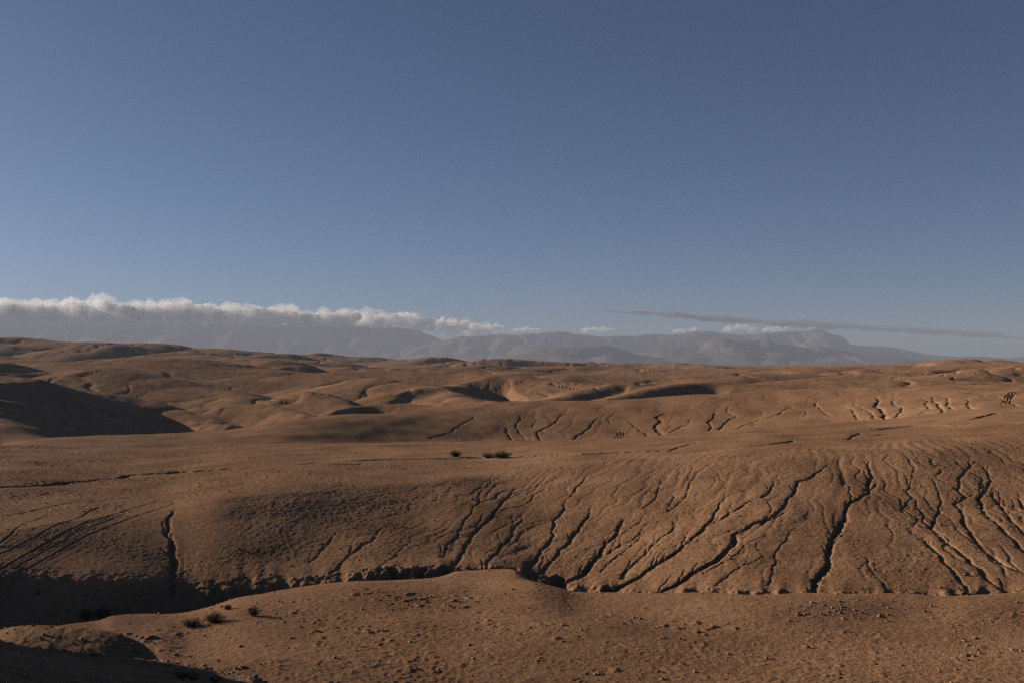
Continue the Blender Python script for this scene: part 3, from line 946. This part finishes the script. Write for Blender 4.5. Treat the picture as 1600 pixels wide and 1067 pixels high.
# ------------------------------------------------------------------ air
HAZE_TOP = 620.0
hz = bpy.data.meshes.new('haze')
bmh = bmesh.new()
bmesh.ops.create_cube(bmh, size=1.0)
for vv in bmh.verts:
    vv.co = (26000 if vv.co.x > 0 else -26000, 18800 if vv.co.y > 0 else -26000, HAZE_TOP if vv.co.z > 0 else -90)
bmh.to_mesh(hz)
bmh.free()
mh = bpy.data.materials.new('haze_air')
mh.use_nodes = True
mh.node_tree.nodes.clear()
ho = mh.node_tree.nodes.new('ShaderNodeOutputMaterial')
pv = mh.node_tree.nodes.new('ShaderNodeVolumePrincipled')
pv.inputs['Color'].default_value = (0.455, 0.52, 0.62, 1)
pv.inputs['Density'].default_value = 6.2e-5
pv.inputs['Anisotropy'].default_value = 0.0
mh.node_tree.links.new(pv.outputs[0], ho.inputs['Volume'])
haze = link('haze', hz, mh)
tag(haze, kind='stuff')

# ------------------------------------------------------------------ clouds, beyond the far side of the haze
def cloud_mat(name, colour, density, aniso=0.3):
    m = bpy.data.materials.new(name)
    m.use_nodes = True
    m.node_tree.nodes.clear()
    o = m.node_tree.nodes.new('ShaderNodeOutputMaterial')
    p = m.node_tree.nodes.new('ShaderNodeVolumePrincipled')
    p.inputs['Color'].default_value = (*colour, 1)
    p.inputs['Density'].default_value = density
    p.inputs['Anisotropy'].default_value = aniso
    m.node_tree.links.new(p.outputs[0], o.inputs['Volume'])
    return m


M_CUMULUS = cloud_mat('cumulus_vapour', (0.995, 0.98, 0.95), 0.0130)
M_WISP = cloud_mat('wisp_vapour', (0.99, 0.98, 0.96), 0.0022)
M_STREAK = cloud_mat('shaded_streak_vapour', (0.28, 0.30, 0.37), 0.0028, 0.0)  # grey absorbing colour stands in for a cloud lying in shade


def puffs_to_mesh(name, puffs, voxel, bump, seed):
    """One closed lumpy skin round many overlapping puffs (x, y, z, radius)."""
    bm = bmesh.new()
    for x, y, z, r, sq in puffs:
        bmesh.ops.create_icosphere(bm, subdivisions=2, radius=r, matrix=Matrix.Translation((x, y, z)) @ Matrix.Diagonal((1, 1, sq, 1)))
    me = bpy.data.meshes.new(name + '_draft')
    bm.to_mesh(me)
    bm.free()
    ob = bpy.data.objects.new(name + '_draft', me)
    COL.objects.link(ob)
    md = ob.modifiers.new('skin', 'REMESH')
    md.mode = 'VOXEL'
    md.voxel_size = voxel
    dg = bpy.context.evaluated_depsgraph_get()
    out = bpy.data.meshes.new_from_object(ob.evaluated_get(dg))
    bpy.data.objects.remove(ob)
    bpy.data.meshes.remove(me)
    # keep the one connected cloud, drop crumbs that came loose
    n = len(out.vertices)
    ed = np.empty(len(out.edges) * 2, np.int32)
    out.edges.foreach_get('vertices', ed)
    ed = ed.reshape(-1, 2)
    lab = np.arange(n)
    while True:
        old = lab.copy()
        m = np.minimum(lab[ed[:, 0]], lab[ed[:, 1]])
        np.minimum.at(lab, ed[:, 0], m)
        np.minimum.at(lab, ed[:, 1], m)
        lab = lab[lab]
        lab = lab[lab]
        if np.array_equal(old, lab):
            break
    size = np.bincount(lab, minlength=n)
    crumbs = size[lab] < 0.004 * size.max()
    if np.any(crumbs):
        bm = bmesh.new()
        bm.from_mesh(out)
        bm.verts.ensure_lookup_table()
        bmesh.ops.delete(bm, geom=[bm.verts[k] for k in np.nonzero(crumbs)[0]], context='VERTS')
        bm.to_mesh(out)
        bm.free()
        out.update()
    n = len(out.vertices)
    co = np.empty(n * 3, np.float32)
    no = np.empty(n * 3, np.float32)
    out.vertices.foreach_get('co', co)
    out.vertices.foreach_get('normal', no)
    co, no = co.reshape(-1, 3), no.reshape(-1, 3)
    d = np.zeros(n)
    for k, (f, a) in enumerate(((1.0, 1.0), (2.3, 0.5), (5.1, 0.28))):
        q = co.astype(float) * f / (bump * 4.0)
        d += a * np.abs(perlin(q[:, 0] + 0.37 * q[:, 1], q[:, 2] + 0.61 * q[:, 1], seed + k)) * 2
    co += no * (d[:, None] - 0.45) * bump
    out.vertices.foreach_set('co', co.ravel())
    out.update()
    out.name = name
    return out


def cloud_bank():
    top = [(-300, 476), (-100, 473), (0, 470), (60, 473), (110, 469), (150, 466.5), (185, 472), (210, 475), (245, 475), (290, 469.5), (315, 473), (350, 477), (400, 477), (450, 481), (480, 486), (520, 485), (565, 483), (590, 488), (630, 487), (665, 492), (700, 497), (740, 503), (790, 508)]
    rr = random.Random(3)
    P, W = [], []
    u = -300.0
    while u < 790:
        yv = 22000 + rr.uniform(-400, 1500)
        tv = float(curve1(top, np.array([u]))[0]) + 2.0
        px = yv / F_PX
        thin = 1.0 if u < 470 else max(0.16, 1 - (u - 470) / 330)
        bot = 514.0
        # crown: a heap of small towers over a larger body
        body = rr.choice((4, 5, 6, 7, 8, 10)) * rr.uniform(0.85, 1.15) * thin
        ax, tz = ray(u, tv + body + rr.uniform(1.0, 6.0))
        P.append((ax * yv, yv, tz * yv, body * px, rr.uniform(0.75, 0.95)))
        for _ in range(8):
            a = rr.uniform(0.15, 2.99)
            r = body * rr.uniform(0.15, 0.45)
            ax, tz = ray(u + math.cos(a) * body * 1.05, tv + body + 2 - math.sin(a) * body * 0.85)
            y2 = yv + rr.uniform(-220, 100)
            P.append((ax * y2, y2, tz * y2, r * px, rr.uniform(0.8, 1.0)))
        vv = tv + body
        while vv < bot:
            r2 = rr.uniform(5, 11) * max(0.6, thin)
            ax, tz = ray(u + rr.uniform(-6, 6), vv + r2 * 0.4)
            y2 = yv + rr.uniform(-300, 500)
            P.append((ax * y2, y2, tz * y2, r2 * px, rr.uniform(0.55, 0.8)))
            vv += r2 * 0.7
        for _ in range(2):
            r3 = rr.uniform(10, 17) * max(thin, 0.5)
            ax, tz = ray(u + rr.uniform(-10, 10), tv + rr.uniform(4, 22))
            W.append((ax * yv, yv - 300, tz * yv, r3 * px, rr.uniform(0.45, 0.7)))
        u += rr.uniform(5, 11) * (0.6 + 0.4 * thin)
    o = link('cloud_bank', puffs_to_mesh('cloud_bank', P, 30.0, 34.0, 201), M_CUMULUS)
    tag(o, 'long bank of cream cumulus cloud resting on the left mountain range', 'cloud', kind='thing')
    link('wisps', puffs_to_mesh('wisps', W, 40.0, 90.0, 231), M_WISP, o)


def small_cloud(u, v, w, h, label, seed):
    rr = random.Random(seed)
    y0 = 19900 + rr.uniform(0, 500)
    px = y0 / F_PX
    P = []
    for k in range(16):
        a = rr.uniform(-1, 1)
        hh = h * (1 - a * a * 0.8)
        r = rr.uniform(0.22, 0.5) * hh * px
        a = -0.9 + 1.8 * k / 15
        hh = h * (1 - a * a * 0.7) * rr.uniform(0.6, 1.1)
        r = max(r, w * 0.075 * px)
        ax, tz = ray(u + a * w * 0.5, v - rr.uniform(0.3, 0.6) * hh)
        P.append((ax * y0, y0 + rr.uniform(-150, 150), tz * y0, r, rr.uniform(0.7, 1)))
    o = link('small_cloud', puffs_to_mesh('small_cloud', P, 16.0, 20.0, 300 + seed), M_CUMULUS)
    tag(o, label, 'cloud', 'small clouds on the mountain tops', 'thing')


def streak_cloud():
    path = [(915, 485.5, 1.0), (940, 486.5, 2.6), (965, 487.7, 4.2), (1010, 489.5, 5.5), (1050, 492, 7.5), (1085, 496, 9.0), (1120, 498.5, 9.0), (1165, 500.5, 7.5), (1210, 504.5, 8.0), (1260, 507.5, 8.5), (1320, 510, 8.5), (1380, 513.5, 9.0), (1430, 516.5, 9.5), (1480, 519, 9.5), (1520, 521.5, 9.0), (1560, 525, 7.0), (1590, 528, 5.0), (1625, 531, 2.0)]
    n = np.array(path)
    us = np.linspace(n[0, 0], n[-1, 0], 700)
    v = curve1([(a, b) for a, b, c in path], us)
    th = curve1([(a, c) for a, b, c in path], us)
    y0 = 23500.0
    px = y0 / F_PX
    wob = 0.35 * perlin(us / 26, us * 0 + 0.5, 211) + 0.3 * perlin(us / 9, us * 0 + 4.5, 212)
    v = v + wob * th * 0.5
    th = th * (1 + 0.5 * perlin(us / 22, us * 0 + 8.5, 213))
    ax, tz = ray(us, v)
    m = 20
    ph = np.linspace(0, 2 * math.pi, m, endpoint=False)
    X = np.repeat((ax * y0)[:, None], m, 1)
    cp, sp = np.cos(ph)[None, :] * 1.6, np.sin(ph)[None, :] * 1.6
    rough = 1 + 0.55 * perlin(us[:, None] / 11 + cp, sp + us[:, None] * 0.01, 214) + 0.45 * perlin(us[:, None] / 3.5 + cp * 2, sp * 2 + us[:, None] * 0.02, 215)
    Yv = y0 + np.cos(ph)[None, :] * 700 * (th[:, None] / 9) + us[:, None] * 0
    Z = (tz * y0)[:, None] + np.sin(ph)[None, :] * (th[:, None] * 0.5 * px) * rough
    verts = np.stack([X, Yv, Z], -1).reshape(-1, 3)
    i = np.arange(len(us) - 1)[:, None] * m
    j = np.arange(m)[None, :]
    q = np.stack([i + j, i + (j + 1) % m, i + m + (j + 1) % m, i + m + j], -1).reshape(-1, 4)
    c0 = len(verts)
    verts = np.concatenate([verts, [verts[:m].mean(0)], [verts[-m:].mean(0)]])
    tr = [(c0, (k + 1) % m, k) for k in range(m)] + [(c0 + 1, c0 - m + k, c0 - m + (k + 1) % m) for k in range(m)]
    o = link('streak_cloud', np_mesh('streak_cloud', verts, q, tr), M_STREAK)
    tag(o, 'long thin grey streak of cloud crossing the sky above the right mountain', 'cloud', kind='thing')


cloud_bank()
streak_cloud()
for k, (u, v, w, h, lab) in enumerate([
        (822, 517, 40, 5, 'faint low cloud just right of the long cream cloud bank'),
        (935, 517.5, 50, 6, 'thin pale cloud over the middle of the distant range'),
        (1062, 519, 20, 7, 'tiny pale cloud left of the round white puff on the ridge'),
        (1084, 519, 18, 9, 'round white puff of cloud on the ridge above the dark hump'),
        (1158, 518, 52, 13, 'widest pale cloud sitting on the crest left of the summit'),
        (1215, 517, 44, 7, 'pale cloud touching the left shoulder of the highest summit'),
        (1270, 517.5, 18, 6, 'last small pale cloud against the highest summit')]):
    small_cloud(u, v, w, h, lab, k + 1)

# ------------------------------------------------------------------ shrubs
def plain_mat(name, c1, c2, rough=0.9):
    m, nt, b = new_mat(name)
    N, L = nodes(nt)
    g = N('ShaderNodeNewGeometry')
    r = ramp(nt, [(0.0, c1), (1.0, c2)])
    L(g.outputs['Random Per Island'], r.inputs[0])
    L(r.outputs[0], b.inputs['Base Color'])
    b.inputs['Roughness'].default_value = rough
    return m


M_TWIG = plain_mat('dry_twig', (0.06, 0.045, 0.03), (0.12, 0.09, 0.055))
M_LEAF = plain_mat('grey_green_leaf', (0.035, 0.032, 0.018), (0.095, 0.082, 0.042))
M_DRYLEAF = plain_mat('straw_leaf', (0.10, 0.08, 0.04), (0.20, 0.155, 0.085))
M_DRYGRASS = plain_mat('dry_grass_blade', (0.07, 0.045, 0.025), (0.20, 0.13, 0.07))
M_GREEN = plain_mat('fresh_leaf', (0.10, 0.12, 0.03), (0.20, 0.22, 0.06))


def make_shrub(name, w, h, seed, leaf_mat, n_stem=70, leaf=0.035, per=26):
    rr = random.Random(seed)
    root = empty(name, (0, 0, 0))
    sv, sf, lv, lf = [], [], [], []
    for k in range(n_stem):
        az = rr.uniform(0, 2 * math.pi)
        out = math.sqrt(rr.random())
        hh = h * rr.uniform(0.55, 1.0) * (1 - 0.45 * out * out)
        p0 = Vector((rr.gauss(0, 0.10) * w, rr.gauss(0, 0.08) * w, -0.03))
        p2 = Vector((math.cos(az) * out * w * 0.5, math.sin(az) * out * w * 0.5, hh))
        p1 = (p0 + p2) * 0.5 + Vector((math.cos(az) * 0.08 * w, math.sin(az) * 0.08 * w, rr.uniform(-0.1, 0.12) * h))
        pts = []
        for q in range(7):
            t = q / 6
            p = p0 * (1 - t) ** 2 + p1 * 2 * t * (1 - t) + p2 * t * t
            pts.append(p + Vector((rr.gauss(0, 0.012), rr.gauss(0, 0.012), rr.gauss(0, 0.008))) * w)
        base = len(sv)
        for q, p in enumerate(pts):
            r = 0.011 * w * (1 - 0.75 * q / 6)
            for c in range(3):
                sv.append((p.x + r * math.cos(c * 2.094), p.y + r * math.sin(c * 2.094), p.z))
        for q in range(6):
            for c in range(3):
                a, b2 = base + q * 3 + c, base + q * 3 + (c + 1) % 3
                sf.append((a, b2, b2 + 3, a + 3))
        for _ in range(per):
            t = rr.uniform(0.25, 1.0) * 5.99
            q = int(t)
            p = pts[q].lerp(pts[q + 1], t - q) + Vector((rr.gauss(0, 0.05), rr.gauss(0, 0.05), rr.gauss(0, 0.035))) * w
            d = Vector((rr.gauss(0, 1), rr.gauss(0, 1), rr.gauss(0.5, 0.8))).normalized()
            s = d.orthogonal().normalized()
            s.rotate(Matrix.Rotation(rr.uniform(0, 6.28), 3, d))
            L_ = leaf * rr.uniform(0.6, 1.5)
            b0 = len(lv)
            lv += [tuple(p), tuple(p + d * L_ * 0.5 + s * L_ * 0.22), tuple(p + d * L_), tuple(p + d * L_ * 0.5 - s * L_ * 0.22)]
            lf.append((b0, b0 + 1, b0 + 2, b0 + 3))
    link('stems', np_mesh('stems', sv, sf), M_TWIG, root)
    link('foliage', np_mesh('foliage', lv, lf, smooth=False), leaf_mat, root)
    return root


def place(o, u, v, ymin, ymax, sink=0.0, scale=1.0):
    p = ground_hit(u, v, ymin, ymax)
    o.location = (p.x, p.y, p.z - sink)
    o.scale = (scale,) * 3
    return p


def dry_grass():
    rr = random.Random(17)
    V, Fc, n = [], [], 0

    def tuft(px, py, h):
        nonlocal n
        gz = ground_z(px, py)
        for _ in range(6):
            a = rr.uniform(0, 6.28)
            l = rr.uniform(0.2, 0.9) * h
            hh = h * rr.uniform(0.5, 1.1)
            bx, by = px + rr.gauss(0, 0.25) * h, py + rr.gauss(0, 0.25) * h
            w = 0.07 * h
            V.extend([(bx - w * math.sin(a), by + w * math.cos(a), gz - 0.01), (bx + w * math.sin(a), by - w * math.cos(a), gz - 0.01), (bx + l * math.cos(a), by + l * math.sin(a), gz + hh)])
            Fc.append((n, n + 1, n + 2))
            n += 3
    for pl in TRACED:
        L = np.hypot(*np.diff(pl, axis=0).T).sum()
        for _ in range(int(L * 5)):
            k = rr.randrange(len(pl))
            if rr.random() < 0.3 + 0.7 * k / len(pl):
                tuft(pl[k, 0] - abs(rr.gauss(0.12, 0.16)), pl[k, 1] + rr.gauss(0, 0.25), rr.uniform(0.06, 0.17))
    for _ in range(5200):
        py = rr.uniform(51, 92)
        px = py * rr.uniform(-0.56, 0.56)
        if perlin(np.array([px / 6]), np.array([py / 6]), 95)[0] + rr.uniform(-0.4, 0.4) > 0:
            tuft(px, py, rr.uniform(0.04, 0.11))
    for _ in range(1500):
        py = rr.uniform(30, 47)
        px = py * rr.uniform(-0.56, 0.58)
        if perlin(np.array([px / 4]), np.array([py / 4]), 96)[0] + rr.uniform(-0.4, 0.4) > 0.1:
            tuft(px, py, rr.uniform(0.03, 0.07))
    o = link('dry_grass', np_mesh('dry_grass', V, None, Fc, smooth=False), M_DRYGRASS)
    tag(o, kind='stuff')


dry_grass()
SG = 'desert shrubs on the slopes'
s1 = make_shrub('desert_shrub', 0.95, 0.50, 11, M_LEAF)
place(s1, 336, 972, 30, 48)
tag(s1, 'largest rounded shrub on the near mound, casting a pointed shadow', 'shrub', SG)
s2 = make_shrub('desert_shrub', 1.05, 0.34, 12, M_LEAF)
place(s2, 301, 978, 30, 48)
tag(s2, 'low spreading dark shrub just left of the largest shrub on the mound', 'shrub', SG)
s3 = make_shrub('desert_shrub', 0.55, 0.48, 13, M_LEAF, 45)
place(s3, 397, 962, 30, 48)
tag(s3, 'lone rounded shrub farthest right on the near mound', 'shrub', SG)
s4 = make_shrub('desert_shrub', 0.36, 0.26, 14, M_LEAF, 30)
place(s4, 356, 952, 30, 48)
tag(s4, 'smallest shrub on the mound, just above the largest one', 'shrub', SG)
s5 = make_shrub('desert_shrub', 0.75, 0.62, 15, M_DRYLEAF)
place(s5, 134, 966, 41.5, 60)
tag(s5, 'pale dry shrub at the left in the dark gully behind the mound', 'shrub', SG)
s6 = make_shrub('desert_shrub', 0.95, 0.62, 16, M_DRYLEAF)
place(s6, 160, 962, 42, 60)
tag(s6, 'wider pale dry shrub at the right in the dark gully', 'shrub', SG)
s7 = make_shrub('desert_shrub', 1.45, 0.75, 17, M_LEAF, 90, 0.06)
place(s7, 712, 713, 85, 160)
tag(s7, 'small shrub alone on the flat plateau, left of the wide dark shrub', 'shrub', SG)
s8 = make_shrub('desert_shrub', 2.2, 0.75, 18, M_LEAF, 130, 0.06)
place(s8, 785, 714.5, 85, 160)
tag(s8, 'widest and darkest shrub on the flat plateau', 'shrub', SG)
s9 = make_shrub('desert_shrub', 1.7, 0.6, 19, M_DRYLEAF, 70, 0.05)
place(s9, 763, 714, 85, 160)
tag(s9, 'thin brown shrub touching the left side of the widest dark shrub', 'shrub', SG)
for (u, v, w, sd, lab) in ((284, 1059, 0.16, 21, 'left one of two tiny green plants in the shade at the bottom'),
                           (302, 1061, 0.15, 22, 'tiny green plant right of its twin in the bottom shade'),
                           (335, 1066, 0.16, 23, 'tiny yellow green plant at the very bottom edge')):
    g = make_shrub('small_plant', w, w * 0.6, sd, M_GREEN, 10, 0.05, 8)
    place(g, u, v, 9, 18)
    tag(g, lab, 'plant', 'tiny green plants on the shaded rim')
for u, v, y0, y1, px, lab, src in (
        (573, 576.5, 300, 1200, 3.5, 'dark shrub on the lip of a far hollow below the white buildings', s1),
        (1178, 575, 900, 3000, 3.5, 'dark shrub on the far plain in front of the high mountain', s1),
        (1197, 574.8, 900, 3000, 2.5, 'small dark shrub right of another on the far plain', s3),
        (1374, 581, 300, 900, 3.0, 'dark shrub in a dip on the right far hills', s2),
        (1471, 582, 300, 900, 3.0, 'dark shrub at the foot of the highest right hill', s4),
        (873, 576.5, 400, 2500, 4.0, 'left dark shrub of a pair on the far middle plain', s2),
        (880, 576, 400, 2500, 4.5, 'taller right dark shrub of a pair on the far middle plain', s1)):
    c = copy_tree(src)
    p = ground_hit(u, v, y0, y1)
    c.location = (p.x, p.y, p.z - 0.05)
    wd = {s1: 0.95, s2: 1.05, s3: 0.55, s4: 0.36}[src]
    c.scale = (px * p.y / F_PX / wd,) * 3
    tag(c, lab, 'shrub', 'dark shrubs far out on the plain')

# ------------------------------------------------------------------ far white buildings
M_WHITE, _, _b = new_mat('white_plaster')
_b.inputs['Base Color'].default_value = (0.78, 0.75, 0.70, 1)
M_DARK, _, _b = new_mat('dark_opening')
_b.inputs['Base Color'].default_value = (0.05, 0.04, 0.035, 1)
M_ROOF, _, _b = new_mat('pale_roof')
_b.inputs['Base Color'].default_value = (0.62, 0.58, 0.52, 1)


def box_bm(bm, x0, x1, y0, y1, z0, z1):
    r = bmesh.ops.create_cube(bm, size=1.0)
    for v in r['verts']:
        v.co = (x0 if v.co.x < 0 else x1, y0 if v.co.y < 0 else y1, z0 if v.co.z < 0 else z1)


def bm_obj(name, bm, mat, parent):
    me = bpy.data.meshes.new(name)
    bm.to_mesh(me)
    bm.free()
    return link(name, me, mat, parent)


def make_house(w, d, h, peaked, label, group):
    root = empty('white_house', (0, 0, 0))
    bm = bmesh.new()
    box_bm(bm, -w / 2, w / 2, -d / 2, d / 2, -0.6, h)
    bm_obj('wall', bm, M_WHITE, root)
    bm = bmesh.new()
    if peaked:
        vs = [bm.verts.new(c) for c in ((-w * .55, -d * .55, h), (w * .55, -d * .55, h), (w * .55, d * .55, h), (-w * .55, d * .55, h), (0, 0, h * 1.75))]
        bm.faces.new(vs[:4][::-1])
        for k in range(4):
            bm.faces.new((vs[k], vs[(k + 1) % 4], vs[4]))
    else:
        box_bm(bm, -w * .53, w * .53, -d * .53, d * .53, h + 0.003, h + 0.25)
    bm_obj('roof', bm, M_WHITE if peaked else M_ROOF, root)
    bm = bmesh.new()
    box_bm(bm, -w * .09, w * .09, -d / 2 - 0.03, -d / 2 + 0.05, 0, h * 0.72)
    bm_obj('door', bm, M_DARK, root)
    tag(root, label, 'building', group)
    return root


HG = 'white buildings far out in the hills'
for u, v, y0, y1, wpx, hpx, pk, lab in (
        (280.0, 543.8, 1300, 1800, 3.0, 2.6, True, 'white peaked building on the left skyline beside the dark hilltop'),
        (284.5, 544.2, 1300, 1800, 3.4, 2.0, True, 'low white peaked building right of its neighbour on the left skyline'),
        (535.0, 564.8, 900, 2200, 2.4, 2.0, False, 'leftmost white building of the far row'),
        (542.5, 564.8, 900, 2200, 3.0, 2.0, False, 'second white building from the left in the far row'),
        (557.5, 564.6, 900, 2200, 2.8, 2.0, False, 'white building left of the widest one in the far row'),
        (563.5, 564.6, 900, 2200, 4.0, 2.4, False, 'widest white building in the far row'),
        (588.0, 564.8, 900, 2200, 2.2, 1.2, False, 'faint low building at the right end of the far row'),
        (754.5, 569.5, 900, 2200, 2.2, 4.2, False, 'narrow white building under the flat topped hill'),
        (1359.5, 571.0, 600, 850, 1.8, 3.6, False, 'thin white hut alone on the right skyline')):
    p = ground_hit(u, v, y0, y1)
    k = p.y / F_PX
    hs = make_house(wpx * k, wpx * k * 0.8, hpx * k * (0.6 if pk else 0.9), pk, lab, HG)
    hs.location = p
    hs.rotation_euler = (0, 0, 0.3 if pk else -0.2)

# ------------------------------------------------------------------ stones
M_STONE = plain_mat('field_stone', (0.16, 0.085, 0.048), (0.40, 0.24, 0.145), 0.95)


def stone_shape(rr, rough=0.35):
    bm = bmesh.new()
    bmesh.ops.create_icosphere(bm, subdivisions=1, radius=1.0)
    sx, sy, sz = rr.uniform(0.75, 1.35), rr.uniform(0.7, 1.1), rr.uniform(0.45, 0.8)
    o = Vector((rr.uniform(-50, 50), rr.uniform(-50, 50), rr.uniform(-50, 50)))
    vs = []
    for v in bm.verts:
        k = 1 + rough * mnoise.noise(v.co * 1.1 + o)
        vs.append((v.co.x * sx * k, v.co.y * sy * k, v.co.z * sz * k))
    fs = [[v.index for v in f.verts] for f in bm.faces]
    bm.free()
    return np.array(vs), np.array(fs)


def scatter_stones():
    rr = random.Random(5)
    shapes = [stone_shape(rr) for _ in range(12)]
    V, Fc, n = [], [], 0

    def put(px, py, size):
        nonlocal n
        v, f = shapes[rr.randrange(12)]
        a = rr.uniform(0, 6.28)
        c, s_ = math.cos(a), math.sin(a)
        w = v * size
        w = np.stack([w[:, 0] * c - w[:, 1] * s_, w[:, 0] * s_ + w[:, 1] * c, w[:, 2]], 1)
        V.append(w + np.array([px, py, ground_z(px, py) + size * 0.12]))
        Fc.append(f + n)
        n += len(v)
    for _ in range(5200):       # near mound
        py = rr.uniform(29, 46)
        px = py * rr.uniform(-0.56, 0.58)
        if perlin(np.array([px / 3.0]), np.array([py / 3.0]), 91)[0] + rr.uniform(-0.5, 0.5) < 0.0:
            continue
        put(px, py, min(0.09, 0.016 * rr.paretovariate(2.2)))
    for _ in range(300):        # pale stones gathered on the right of the mound
        u = rr.gauss(1320, 42)
        v = 953 + rr.gauss(0, 9) - (u - 1320) * 0.05
        if v < 937:
            continue
        ax, tz = ray(u, v)
        p = ground_hit(u, v, 30, 44, 260)
        put(p.x, p.y, min(0.09, 0.020 * rr.paretovariate(2.2)))
    for _ in range(3800):       # gravel on the shaded rim and the first mound
        py = rr.uniform(12, 26)
        px = py * rr.uniform(-0.56, -0.22)
        put(px, py, min(0.05, 0.010 * rr.paretovariate(2.3)))
    for _ in range(3000):       # the rilled slope and plateau
        py = rr.uniform(50, 100)
        px = py * rr.uniform(-0.56, 0.56)
        put(px, py, min(0.12, 0.022 * rr.paretovariate(2.4)))
    o = link('loose_stones', np_mesh('loose_stones', np.concatenate(V), None, np.concatenate(Fc), smooth=False), M_STONE)
    tag(o, kind='stuff')


scatter_stones()


def make_rock(u, v, y0, y1, px, seed, label, group=None):
    rr = random.Random(seed)
    bm = bmesh.new()
    bmesh.ops.create_icosphere(bm, subdivisions=3, radius=1.0)
    sx, sy, sz = rr.uniform(0.9, 1.3), rr.uniform(0.8, 1.1), rr.uniform(0.6, 0.85)
    q = Vector((rr.uniform(-50, 50), rr.uniform(-50, 50), 0))
    for w in bm.verts:
        k = 1 + 0.38 * mnoise.noise(w.co * 1.0 + q) + 0.16 * mnoise.noise(w.co * 2.6 + q)
        w.co = Vector((w.co.x * sx, w.co.y * sy, w.co.z * sz)) * k
    me = bpy.data.meshes.new('rock')
    bm.to_mesh(me)
    bm.free()
    p = ground_hit(u, v, y0, y1)
    o = link('rock', me, M_STONE)
    r = px * p.y / F_PX * 0.5
    o.scale = (r,) * 3
    o.location = (p.x, p.y, p.z + r * 0.2)
    o.rotation_euler = (0, 0, rr.uniform(0, 6.28))
    tag(o, label, 'rock', group)


RG = 'brown rocks dotted over the right end of the near mound'
for k, (u, v) in enumerate([(1416, 970), (1456, 965), (1497, 976), (1523, 974), (1537, 974), (1530, 983), (1479, 974), (1385, 970), (1575, 1009), (1561, 1019), (1581, 1023), (1523, 1010), (1548, 999), (1516, 950)]):
    make_rock(u, v, 28, 44, 3.0 + (k * 37 % 5) * 0.4, 500 + k, 'small brown rock dotted over the right end of the near mound', RG)
make_rock(1261, 1011, 28, 44, 7, 520, 'pale rock lying alone below the patch of gathered stones', None)
make_rock(737, 780, 60, 120, 7, 521, 'brown rock standing alone high on the rilled slope', None)
make_rock(1180, 857, 48, 80, 4, 522, 'small pale rock on the slope between two gullies', None)
make_rock(72, 771, 60, 140, 6, 523, 'pale grey rock on the left flat below the long dark wash', None)
make_rock(673, 932, 30, 50, 6, 524, 'brown rock on the top of the mound under the dark cut bank', None)
make_rock(710, 937, 30, 50, 5, 525, 'pale stone on the mound top right of a brown rock', None)
print('done', len(ground.data.vertices), round(time.time() - T0, 1), 's')
